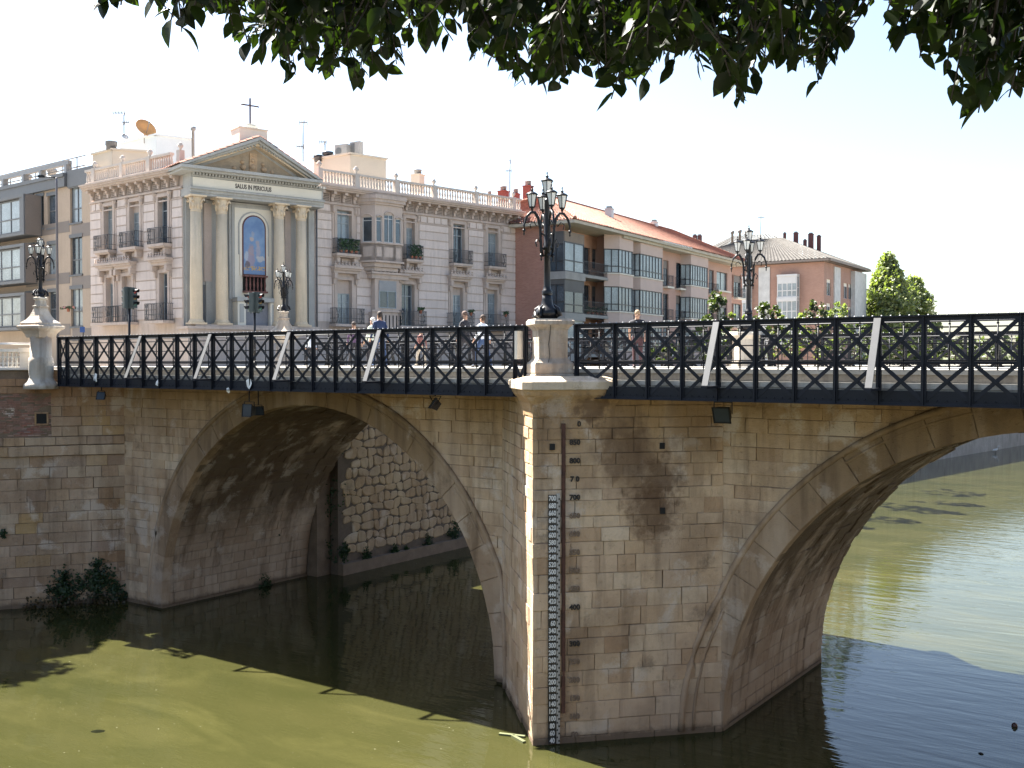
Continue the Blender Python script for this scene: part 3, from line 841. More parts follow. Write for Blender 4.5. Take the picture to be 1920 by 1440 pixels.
# conduit box on the lit side
m = MB(); m.box(-16.95, -16.86, 24.15, 24.45, 10.5, 11.3); solo('junction_box', m, M_CREAM, 'narrow cream metal box on the left side of the central pedestal', 'electrical box')
m = MB(); P0 = Vector((-15.98,24.5,0)); 
f1 = Fac(P0 + FA.u*(-.47)+FA.n*.43, ang=pa)
m.tube([f1(.38,11.62,.0), f1(.36,11.4,.1), f1(.37,11.2,.0), f1(.33,10.9,.0), f1(.36,10.6,.01), f1(.3,10.4,.09)], .008, 5)
solo('cable', m, M_DARK, 'thin dark cable running down the front of the central pedestal', 'cable')
def corner_pedestal(x, y, label):
    t = thing('corner_pedestal', label, 'pedestal', (x, y, 9.3), 'flared stone lamp pedestals at the bridge end')
    M = T(x, y, 0)
    m = MB(); m.lathe([(.72,9.3),(.68,9.5),(.55,9.62),(.47,9.8),(.49,9.9),(.50,10.4),(.48,10.6),(.43,10.64),(.42,11.6)], 14, M); obj('drum', m, M_PALE, t)
    obj('cornice', sq_lathe([(.40,11.45),(.44,11.6),(.52,11.72),(.66,11.84),(.67,11.93),(.58,11.96),(.56,12.0),(.56,12.06),(.50,12.12)], M @ Matrix.Rotation(.15,4,'Z')), M_PALE, t)
    obj('flared_foot', sq_lathe([(.49,12.121),(.40,12.2),(.31,12.34),(.24,12.52),(.20,12.65),(.19,12.72),(.23,12.74),(.23,12.78),(.17,12.80),(.15,13.02),(.20,13.06),(.20,13.13),(.12,13.16)], M @ Matrix.Rotation(.15,4,'Z')), M_PALE, t)
    return t
corner_pedestal(-41.35, 24.3, 'round stone drum with flared top under the leftmost lamp')
corner_pedestal(-42.0, 38.4, 'flared stone pedestal at the far left corner of the bridge, before the columns')

# ------------------------------------------------------------------ lamps
M_FROST = mat('frosted_glass', (.62,.63,.6), .35, .08, 6, 0)
def lantern(parent, x, y, z, s=1.0):
    M = T(x, y, z) @ Matrix.Scale(s, 4)
    g = MB(); g.lathe([(.085,.06),(.155,.40)], 6, M, smooth=False); ln = obj('lantern', g, M_FROST, parent)
    f = MB()
    f.lathe([(.02,-.05),(.05,-.02),(.035,.0),(.09,.03),(.09,.06)], 6, M)
    for i in range(6):
        a = 2*pi*i/6; f.bar(M @ Vector((.089*cos(a), .089*sin(a), .05)), M @ Vector((.160*cos(a), .160*sin(a), .41)), .016*s)
    f.lathe([(.165,.395),(.185,.41),(.175,.435),(.12,.47),(.05,.50),(.03,.53),(.06,.55),(.02,.57),(.012,.62),(.028,.64),(.004,.68)], 8, M)
    obj('lantern_frame', f, M_LAMP, ln)
def lamp(height, head, label, loc, group, rot=0.0):
    t = thing('street_lamp', label, 'street lamp', (0,0,0), group)
    h = height
    s = head
    m = MB()
    m.lathe([(.20*s,0),(.26*s,.03),(.27*s,.05),(.33*s,.10),(.34*s,.17),(.31*s,.25),(.22*s,.33),(.17*s,.42),(.15*s,.55),(.135*s,.68)] if h > 3 else [(.16,0),(.17,.05),(.14,.09),(.11,.16)], 16)
    for i in range(4):
        a = pi/2*i+pi/4+pa
        m.tube([(.30*s*cos(a), .30*s*sin(a), .04), (.42*s*cos(a), .42*s*sin(a), .10*s), (.36*s*cos(a), .36*s*sin(a), .28*s), (.22*s*cos(a), .22*s*sin(a), .40*s)], [.05*s, .075*s, .06*s, .02*s], 6)
    obj('base', m, M_LAMP, t)
    zs_ = .68 if h > 3 else .16
    m = MB()
    m.lathe([(.14*s,zs_),(.155*s,zs_+.03),(.14*s,zs_+.06),(.155*s,zs_+.10),(.115*s,zs_+.14),(.095*s,zs_+.25),(.085*s,h*.47),(.11*s,h*.475),(.11*s,h*.49),(.085*s,h*.5),(.075*s,h*.79),(.09*s,h*.8),(.05*s,h*.815)], 12)
    obj('column', m, M_LAMP, t)
    hz = h-.68*s - .1*s
    lantern(t, 0, 0, h-.70*s, s)
    r_ = .52*s
    for i in range(4):
        a = rot + pi/2*i
        ca, sa = cos(a), sin(a)
        q = lambda r, z: (r*ca*s, r*sa*s, h - (4.15 - z)*s)
        m = MB()
        pts = [q(.10,1.75), q(.17,1.9), q(.19,2.2), q(.20,2.55), q(.26,2.82), q(.36,2.98), q(.48,2.97), q(.60,2.84), q(.67,2.62), q(.67,2.48)]
        m.tube(pts, [.03*s,.045*s,.04*s,.042*s,.045*s,.045*s,.042*s,.038*s,.032*s,.02*s], 7)
        m.lathe([(.005,-.16),(.03,-.11),(.015,-.07),(.045,-.03),(.045,.02)], 6, T(*q(.67,2.48)) @ Matrix.Scale(s,4))
        m.lathe([(.005,-.18),(.03,-.12),(.015,-.08),(.05,-.03),(.03,.03)], 6, T(*q(.17,1.80)) @ Matrix.Scale(s,4))
        m.tube([q(.19,2.1), q(.27,2.25), q(.34,2.15), q(.30,2.02)], .02*s, 5)
        m.tube([q(.08,2.35), q(.2,2.42)], .03*s, 5); m.tube([q(.08,1.95), q(.2,2.02)], .03*s, 5)
        m.tube([q(.30,2.6), q(.40,2.72), q(.5,2.66), q(.47,2.52)], .018*s, 5)
        m.lathe([(.02,.0),(.03,.05)], 6, T(*q(.44,2.98)) @ Matrix.Scale(s,4))
        obj('arm', m, M_LAMP, t)
        lantern(t, .44*ca*s, .44*sa*s, h-(4.15-3.08)*s, s*.95)
    t.location = loc; BASE[t.name] = Vector(loc)
    return t
l1 = lamp(4.15, 1.0, 'big black five-lantern lamp on the central pedestal of the bridge', (-16.05, 24.46, 11.62), 'five-lantern cast iron lamps on the bridge', HEAD+.25)
copy_tree(l1, (-15.85, 38.45, 11.62), HEAD+.3, 'black five-lantern lamp on the far side of the bridge, before the brick houses')
l3 = lamp(2.62, .8, 'shorter black lamp on the flared pedestal at the left end of the bridge', (-41.35, 24.3, 13.15), 'five-lantern cast iron lamps on the bridge', HEAD+.2)
copy_tree(l3, (-42.0, 38.4, 13.15), .5, 'shorter black lamp before the church columns, beside the traffic lights')

# ------------------------------------------------------------------ floodlights under the deck
def floodlight(px, py, Y, label, s=.28, hang=0, tilt=.5, yaw=0.0):
    x = onY(px, Y); z = Zof((x, Y), py)
    t = thing('floodlight', label, 'floodlight', (x, Y, z), 'floodlights under the bridge deck')
    M = T(x, Y, z) @ Matrix.Rotation(yaw, 4, 'Z') @ Matrix.Rotation(tilt, 4, 'X')
    m = MB(); a = s
    vs = [(-a*.55,-a*.25,-a*.5),(a*.55,-a*.25,-a*.5),(a*.4,a*.35,-a*.35),(-a*.4,a*.35,-a*.35),(-a*.55,-a*.25,a*.5),(a*.55,-a*.25,a*.5),(a*.4,a*.35,a*.35),(-a*.4,a*.35,a*.35)]
    m.add([M @ Vector(v) for v in vs], [(0,3,2,1),(4,5,6,7),(0,1,5,4),(1,2,6,5),(2,3,7,6),(3,0,4,7)])
    m.box(-a*.6, a*.6, -a*.3, -a*.24, -a*.55, -a*.48, M); m.box(-a*.6, a*.6, -a*.3, -a*.24, a*.48, a*.55, M); m.box(-a*.6,-a*.53,-a*.3,-a*.24,-a*.55,a*.55,M); m.box(a*.53,a*.6,-a*.3,-a*.24,-a*.55,a*.55,M)
    obj('housing', m, M_LAMP, t)
    m = MB(); m.box(-a*.5, a*.5, -a*.262, -a*.255, -a*.46, a*.46, M); obj('glass', m, mat('lamp_glass', (.02,.025,.03), .3, .1, 3, 0, spec=.3) if 'M_LG' not in globals() else M_LG, t)
    m = MB(); top = 9.44
    for sx in (-1, 1): m.bar(M @ Vector((sx*a*.62,0,0)), (x+sx*a*.62, Y, z+a*.75), .02)
    m.bar((x-a*.62, Y, z+a*.75), (x+a*.62, Y, z+a*.75), .02); m.bar((x, Y, z+a*.75), (x, Y, max(top, z+a*.8)), .03)
    obj('bracket', m, M_LAMP, t)
floodlight(190, 743, 24.7, 'small dark floodlight below the deck at the left end', .3, yaw=.5, tilt=-.3)
floodlight(467, 770, 24.9, 'dark square floodlight hanging low over the left arch', .42, tilt=-.1)
floodlight(484, 771, 25.3, 'narrow dark floodlight hanging right beside the square one', .3, yaw=1.2, tilt=-.2)
floodlight(816, 759, 24.8, 'grey tilted floodlight below the deck left of the pier', .36, yaw=-.75, tilt=-.6)
floodlight(1356, 776, 25.0, 'black floodlight below the deck right of the pier', .40, tilt=.35)

# ------------------------------------------------------------------ people
def skin_body(name, joints, edges, root=0):
    me = bpy.data.meshes.new(name)
    me.from_pydata([j[0] for j in joints], edges, [])
    o = bpy.data.objects.new(name, me); COL.objects.link(o)
    md = o.modifiers.new('skin', 'SKIN')
    for i, j in enumerate(joints):
        sv = me.skin_vertices[0].data[i]; sv.radius = j[1]
        sv.use_root = (i == root)
    md.use_smooth_shade = True
    ss = o.modifiers.new('sub', 'SUBSURF'); ss.levels = 1; ss.render_levels = 1
    bpy.context.view_layer.update()
    m2 = bpy.data.meshes.new_from_object(o.evaluated_get(bpy.context.evaluated_depsgraph_get()))
    bpy.data.objects.remove(o); bpy.data.meshes.remove(me)
    return m2
M_SKIN = mat('skin', (.38,.22,.15), .6, .05, 5, 0)
def person(x, y, z, yaw, label, top, bottom, hair, h=1.72, stride=.22, arms=(.12,-.12), sleeves=True, shoe=(.03,.025,.02), glasses=False):
    t = thing('person', label, 'person', (x, y, z))
    k = h/1.72
    J = []
    def j(p, r): J.append((tuple(Vector(p)*k), (r[0]*k, r[1]*k) if isinstance(r, tuple) else (r*k, r*k))); return len(J)-1
    E = []
    pel = j((0,0,.94), (.15,.105)); sp_ = j((0,-.01,1.12), (.14,.10)); ch = j((0,0,1.33), (.17,.105)); nk = j((0,.0,1.47), .055); hd0 = j((0,-.015,1.56), .075); hd = j((0,-.02,1.66), (.07,.085))
    E += [(pel,sp_),(sp_,ch),(ch,nk),(nk,hd0),(hd0,hd)]
    for s_, st_, ar in ((1, stride, arms[0]), (-1, -stride, arms[1])):
        hp = j((.095*s_, -st_*.15, .86), .095); kn = j((.10*s_, -st_*.75-.03, .49), .062); an = j((.10*s_, -st_*.9+(.06 if st_ < 0 else 0), .09), .042); ft = j((.11*s_, -st_*.9-.16+(.06 if st_ < 0 else 0), .035), (.042,.03))
        E += [(pel,hp),(hp,kn),(kn,an),(an,ft)]
        sh = j((.19*s_, 0, 1.40), .065); el = j((.235*s_, -ar*.5+.03, 1.13), .045); wr = j((.22*s_, -ar*1.4-.03, .89), .032); ha = j((.215*s_, -ar*1.7-.04, .80), (.036,.02))
        E += [(ch,sh),(sh,el),(el,wr),(wr,ha)]
    me = skin_body('body', J, E, pel)
    me.materials.clear()
    for mm in (M_SKIN, bottom, top, mat('shoe', shoe, .6, .1, 5, 0)): me.materials.append(mm)
    for p in me.polygons:
        c = p.center/k
        if c.z > 1.475: mi = 0
        elif c.z < .075: mi = 3
        elif abs(c.x) > .175 and c.z < (.92 if sleeves else 1.2) and c.z > .7: mi = 0
        elif c.z < .96: mi = 1
        else: mi = 2
        p.material_index = mi
    body = bpy.data.objects.new('body', me); COL.objects.link(body); body.parent = t; BASE[body.name] = Vector((0,0,0))
    # face details and hair
    m = MB()
    cap = [(.078,.0),(.088,.05),(.078,.10),(.045,.135),(.004,.145)]
    m.lathe(cap, 10, Matrix.Translation((0,.012*k,1.625*k)) @ Matrix.Scale(k,4) @ Matrix.Diagonal((.93,1.12,1,1)), smooth=True)
    m.lathe([(.06,0),(.078,.06),(.07,.11)], 10, Matrix.Translation((0,.03*k,1.56*k)) @ Matrix.Scale(k,4), smooth=True)
    if hair is not None: hr = obj('hair', m, mat('hair', hair, .8, .2, 20, 0)); hr.parent = t
    m = MB()
    for sx in (-1, 1):
        m.lathe([(.012,0),(.008,.008)], 6, Matrix.Translation((.03*sx*k,-.098*k,1.625*k)) @ Matrix.Rotation(radians(90),4,'X'))
    m.box(-.028*k, .028*k, -.1*k, -.088*k, 1.565*k, 1.573*k); ey = obj('eyes', m, M_DARK); ey.parent = t; ey.name = 'face_marks'
    m = MB()
    m.add([(-.012*k,-.09*k,1.60*k),(.012*k,-.09*k,1.60*k),(0,-.118*k,1.595*k),(0,-.092*k,1.64*k)], [(0,1,2),(0,2,3),(1,3,2),(0,3,1)])
    for sx in (-1,1): m.box(.075*sx*k-.008, .075*sx*k+.008, -.02*k, .02*k, 1.58*k, 1.645*k)
    no = obj('nose', m, M_SKIN); no.parent = t
    t.rotation_euler = (0, 0, yaw)
    return t
def cloth(n, c): return mat(n, c, .85, .12, 8, .2, 60, .004)
W1 = cloth('navy_shirt', (.014,.028,.08)); W2 = cloth('jeans', (.03,.06,.14)); W3 = cloth('white_shirt', (.62,.66,.72)); W4 = cloth('purple_shirt', (.09,.05,.11)); W5 = cloth('dark_cloth', (.015,.014,.02)); W6 = cloth('green_white_shirt', (.55,.6,.5)); W7 = cloth('light_trousers', (.35,.3,.24))
def pp(px, Y): return onY(px, Y)
dz = 10.24
person(pp(712, 26.0), 26.0, dz, -pi/2-.2, 'man in navy shirt and jeans leaning over the near parapet by a strut', W1, W2, (.03,.02,.015), 1.84, .18)
person(pp(699, 26.9), 26.9, dz, -pi/2+.1, 'white-haired person in a pale top just behind the man in navy', W6, W5, (.6,.56,.52), 1.70, .15)
person(pp(664, 26.5), 26.5, dz, pi/2, 'person in a purple shirt and dark trousers behind the lattice', W4, W5, (.04,.025,.02), 1.55, .15, shoe=(.5,.5,.5))
person(pp(872, 26.2), 26.2, dz, pi/2+.1, 'bald dark-clothed man walking right on the near sidewalk', W5, W5, (.10,.06,.045), 1.76, .3)
person(pp(905, 26.8), 26.8, dz, -pi/2, 'walker in a white shirt and blue jeans beside the bald man', W3, W2, (.05,.03,.02), 1.66, .26)
person(pp(1195, 26.6), 26.6, dz, .5, 'dark-clothed person standing behind the lattice right of the pedestal', W5, cloth('dark_red_trousers', (.05,.02,.025)), (.3,.2,.12), 1.64, .05, sleeves=False)
person(pp(583, 36.6), 36.6, dz, pi/2, 'person in a white top walking on the far sidewalk', W3, W5, (.03,.02,.02), 1.66, .25)
person(pp(790, 36.4), 36.4, dz, -pi/2, 'person in a dull red top on the far sidewalk between two struts', cloth('dull_red', (.2,.08,.07)), W7, (.04,.03,.02), 1.66, .2)

# ------------------------------------------------------------------ traffic lights
def traffic_light(px, d, top_py, label, faces):
    p = Wp(px, d); zt = Zof(p, top_py)
    t = thing('traffic_light', label, 'traffic light', (p.x, p.y, GZ+.02), 'traffic lights at the bridge end')
    m = MB(); m.tube([(p.x, p.y, GZ), (p.x, p.y, zt-.9)], .06, 8); m.lathe([(.1,0),(.1,.3),(.07,.33)], 8, T(p.x, p.y, GZ+.02)); obj('pole', m, M_LAMP, t)
    for (dx, yaw, lit) in faces:
        c = Vector((p.x+RX*dx, p.y+RY*dx, zt-.5)); M = Matrix.Translation(c) @ Matrix.Rotation(yaw, 4, 'Z')
        m = MB(); m.box(-.16, .16, -.10, .14, -.5, .5, M); m.box(-.2,.2,.14,.16,-.54,.54,M); m.box(-.03,.03,.0,.05,-.58,-.5,M)
        hs = obj('signal_head', m, mat('signal_green_black', (.035,.05,.05), .5, .2, 4, 0), t)
        for i, col in enumerate(((.25,.02,.02),(.16,.1,.03),(.03,.10,.08))):
            z = .31-.31*i
            m = MB(); m.lathe([(.11,0),(.08,.02),(.004,.03)], 12, M @ Matrix.Translation((0,-.10,z)) @ Matrix.Rotation(radians(90),4,'X')); obj('lens', m, mat('lens', col, .2, .05, 4, 0), hs)
            m = MB(); vs = []; n = 9
            for r_, y_ in ((.125,-.10),(.125,-.34)):
                for k in range(n+1):
                    a = pi*(-.08+1.16*k/n); vs.append(M @ Vector((r_*cos(a), y_+(.09*(1-sin(max(0,min(pi,a)))) if y_ < -.2 else 0), z+r_*sin(a))))
            m.add(vs, [(k,k+1,n+2+k,n+1+k) for k in range(n)]); obj('visor', m, M_LAMP, hs, recalc=False)
traffic_light(243, 52, 540, 'traffic light with green-grey back and dark visors before the left facade', ((-.13, HEAD-2.3, 0), (.22, HEAD+1.2, 0)))
traffic_light(478, 54, 549, 'traffic light before the mural portico, its upper lens red', ((-.22, HEAD-1.1, 0), (.22, HEAD+1.0, 1)))

# street pole left
p = Wp(109, 60); m = MB(); zt = Zof(p, 334)
t = thing('street_light_pole', 'tall thin grey street light pole before the modern flats', 'street light', (p.x, p.y, GZ))
m.tube([(p.x,p.y,GZ),(p.x,p.y,zt-.4),(p.x,p.y,zt)], [.09,.06,.05], 8); obj('pole', m, mat('grey_pole', (.13,.12,.13), .5), t)
m = MB(); a = Vector((p.x,p.y,zt)); b_ = a - Vector((RX,RY,0))*.7 + Vector((0,0,.05)); m.tube([a, b_], .035, 6); m.box(-.35,.0,-.1,.1,-.05,.07, Matrix.Translation(b_) @ Matrix.Rotation(HEAD,4,'Z')); obj('lamp_head', m, M_LAMP, t)
# small blue street sign, red item
p = Wp(155, 52); z = Zof(p, 618); m = MB(); m.box(-.12,.12,-.01,.01,-.14,.14, T(p.x,p.y,z) @ Matrix.Rotation(HEAD,4,'Z'))
t = thing('blue_sign', 'small blue sign plate on a thin post behind the left end of the parapet', 'sign', (p.x,p.y,GZ)); obj('plate', m, mat('blue_paint', (.03,.08,.25), .5), t)
m = MB(); m.tube([(p.x+.02,p.y+.03,GZ),(p.x+.02,p.y+.03,z+.15)], .025, 6); obj('post', m, M_LAMP, t)
# ------------------------------------------------------------------ the buildings on the far bank
M_CW = mat('church_stucco', (.62,.53,.475), .85, .09, .6, .12, 30, streak=.28, rndvar=.05)
M_CT = mat('church_trim', (.50,.41,.35), .85, .12, 1.2, .25, 18, streak=.3)
M_CG = mat('portico_grey', (.39,.385,.36), .85, .12, 1.0, .15, 20, streak=.25)
M_CC = mat('column_cream', (.66,.53,.37), .8, .10, 1.2, .15, 20, streak=.25)
M_CR = mat('frieze_cream', (.70,.65,.55), .85, .06, 1, .1)
M_GLS = mat('window_glass', (.06,.08,.10), .08, .5, .7, 0, spec=.9)
M_GLW = mat('curtained_glass', (.27,.31,.33), .10, .35, .9, 0, spec=.8)
M_WF = mat('grey_window_frame', (.30,.34,.36), .6, .1, 3, 0)
M_RAIL = mat('wrought_iron', (.045,.05,.055), .6, .2, 5, 0)
M_TILE = mat('terracotta_tiles', (.27,.12,.08), .85, .35, 1.2, .3, 25, rndvar=.2)
M_BRICK = None
def brickmat(name, c1, c2, mortar, s=1.0):
    m, N, b, pos = newmat(name)
    sep = N.new('ShaderNodeSeparateXYZ'); N.l.new(pos, sep.inputs[0])
    cmb = N.new('ShaderNodeCombineXYZ'); N.l.new(N.math('ADD', sep.outputs['X'], sep.outputs['Y']), cmb.inputs[0]); N.l.new(sep.outputs['Z'], cmb.inputs[1])
    br = N.new('ShaderNodeTexBrick'); N.l.new(cmb.outputs[0], br.inputs['Vector']); br.inputs['Scale'].default_value = 1.0
    br.inputs['Brick Width'].default_value = .26*s; br.inputs['Row Height'].default_value = .075*s; br.inputs['Mortar Size'].default_value = .008
    br.inputs['Color1'].default_value = (*c1,1); br.inputs['Color2'].default_value = (*c2,1); br.inputs['Mortar'].default_value = (*mortar,1)
    c = N.mix(N.math('MULTIPLY', N.fr(N.noise(pos, .8, 5), .35, .7), .35), br.outputs['Color'], tuple(x*.6 for x in c1))
    N.l.new(c, b.inputs['Base Color']); b.inputs['Roughness'].default_value = .88
    N.l.new(N.bump(br.outputs['Fac'], -.25, .01), b.inputs['Normal']); return m
M_BRICK = brickmat('red_brick', (.42,.20,.14), (.34,.15,.11), (.38,.27,.21))
M_PINK = mat('salmon_render', (.48,.31,.25), .88, .08, .7, .1)
M_PINKL = mat('pale_pink_render', (.56,.43,.37), .85, .06, 1, .1)
M_DKF = mat('dark_window_frame', (.02,.022,.028), .4, .2, 3, 0)
M_WHF = mat('white_window_frame', (.55,.55,.54), .5, .06, 3, 0)
M_SLATE = mat('grey_roof_tiles', (.085,.078,.07), .85, .25, 1.4, .3, 20, rndvar=.15)
M_TAN = mat('tan_render', (.42,.33,.25), .88, .08, .6, .12, streak=.15)
M_GRYP = mat('grey_panel', (.13,.135,.14), .6, .1, 1, .05)
M_GRYL = mat('brownish_panel', (.20,.165,.14), .6, .1, 1, .05)
M_ZINC = mat('zinc', (.22,.225,.23), .5, .15, 3, .05)

def wall_holes(m, F, u0, u1, z0, z1, holes, o=0.0, depth=.25, mi=0):
    us = sorted(set([u0, u1] + [max(u0, min(u1, h[i])) for h in holes for i in (0, 1)]))
    zs = sorted(set([z0, z1] + [max(z0, min(z1, h[i])) for h in holes for i in (2, 3)]))
    for i in range(len(us)-1):
        for k in range(len(zs)-1):
            cu, cz = (us[i]+us[i+1])/2, (zs[k]+zs[k+1])/2
            if any(h[0] < cu < h[1] and h[2] < cz < h[3] for h in holes): continue
            m.add([F(us[i],zs[k],o),F(us[i+1],zs[k],o),F(us[i+1],zs[k+1],o),F(us[i],zs[k+1],o)], [(0,1,2,3)], mi, .5)
    for a, b, c, d in holes:
        m.add([F(a,c,o),F(a,d,o),F(a,d,o-depth),F(a,c,o-depth)], [(0,1,2,3)], mi, .5)
        m.add([F(b,c,o),F(b,d,o),F(b,d,o-depth),F(b,c,o-depth)], [(3,2,1,0)], mi, .5)
        m.add([F(a,c,o),F(b,c,o),F(b,c,o-depth),F(a,c,o-depth)], [(3,2,1,0)], mi, .5)
        m.add([F(a,d,o),F(b,d,o),F(b,d,o-depth),F(a,d,o-depth)], [(0,1,2,3)], mi, .5)
def body(m, pts, z0, z1, mi=0):
    m.prism([(p[0], p[1]) for p in pts], lambda a, b, d: (a, b, d), z0, z1, mi, .5)
def window(F, par, u0, u1, z0, z1, o=-.22, cols=2, transom=.0, frame=None, glass=None, rows_=1, fw=.055, shutter=0.0, shm=None):
    frame = frame or M_WF; glass = glass or M_GLS
    m = MB(); zt = z1 - shutter*(z1-z0)
    m.fbox(F, u0, u1, z0, z0+fw, o, o+.06); m.fbox(F, u0, u1, zt-fw, zt, o, o+.06)
    for i in range(cols+1):
        u = u0+(u1-u0-fw)*i/cols; m.fbox(F, u, u+fw, z0+fw, zt-fw, o, o+.058)
    if transom: zz = z0+(zt-z0)*transom; m.fbox(F, u0, u1, zz-fw/2, zz+fw/2, o, o+.062)
    for r_ in range(1, rows_): zz = z0+(zt-z0)*r_/rows_; m.fbox(F, u0, u1, zz-.02, zz+.02, o, o+.05)
    w = obj('window', m, frame, par)
    m = MB(); m.fbox(F, u0+.01, u1-.01, z0+.01, zt-.01, o-.03, o+.015); obj('pane', m, glass, w)
    if shutter:
        m = MB(); m.fbox(F, u0, u1, zt, z1, o-.02, o+.07)
        obj('roller_blind', m, shm or M_CR, w)
    return w
def railing(F, par, u0, u1, z, h, o, sides=True, sp=.11, m_=None, back=0.0, ornate=True):
    m = MB(); t_ = .018
    segs = [((u0,o),(u1,o))]
    if sides: segs += [((u0,back),(u0,o)), ((u1,back),(u1,o))]
    for (a, oa), (b, ob) in segs:
        for zz in (z+.04, z+h*.35, z+h): m.bar(F(a,zz,oa), F(b,zz,ob), t_*1.4)
        L = abs(b-a)+abs(ob-oa); n = max(2, int(L/sp))
        for i in range(n+1):
            t = i/n; uu, oo = a+(b-a)*t, oa+(ob-oa)*t; m.bar(F(uu,z,oo), F(uu,z+h,oo), t_)
        if ornate and (a, oa) == (u0, o):
            for e0 in (u0+.02, u1-.34):
                for q in range(4): m.bar(F(e0,z+h*(.12+.22*q),o), F(e0+.32,z+h*(.12+.22*q),o), t_)
                m.bar(F(e0,z,o), F(e0+.3,z+h,o), t_); m.bar(F(e0+.3,z,o), F(e0,z+h,o), t_)
    return obj('railing', m, m_ or M_RAIL, par)
def pot_plant(F, u0, u1, z, o, label, n=60, h=.5, flowers=None, pots=2):
    c = F((u0+u1)/2, z, o)
    t = thing('potted_plant', label, 'potted plant', c)
    m = MB()
    for i in range(pots):
        u = u0+(u1-u0)*(i+.5)/pots; m.lathe([(.08,0),(.12,.2),(.13,.22)], 7, Matrix.Translation(F(u, z, o)))
    obj('pot', m, mat('clay_pot', (.35,.13,.08), .85), t)
    m = MB()
    for i in range(n):
        c_ = F(random.uniform(u0,u1), z+.2+random.random()*h, o+random.uniform(-.12,.14)); a = Vector((random.gauss(0,1),random.gauss(0,1),random.gauss(0,1))).normalized()*.09; b = a.orthogonal().normalized()*.05
        m.add([c_-a, c_+b, c_+a, c_-b], [(0,1,2,3)], 1 if flowers and random.random() < .35 else 0)
    obj('foliage', m, [mat('plant_green', (.035,.075,.025), .6, .3, 5, 0, rndvar=.4), flowers or M_SKIN], t, kind='stuff', recalc=False)
    return t

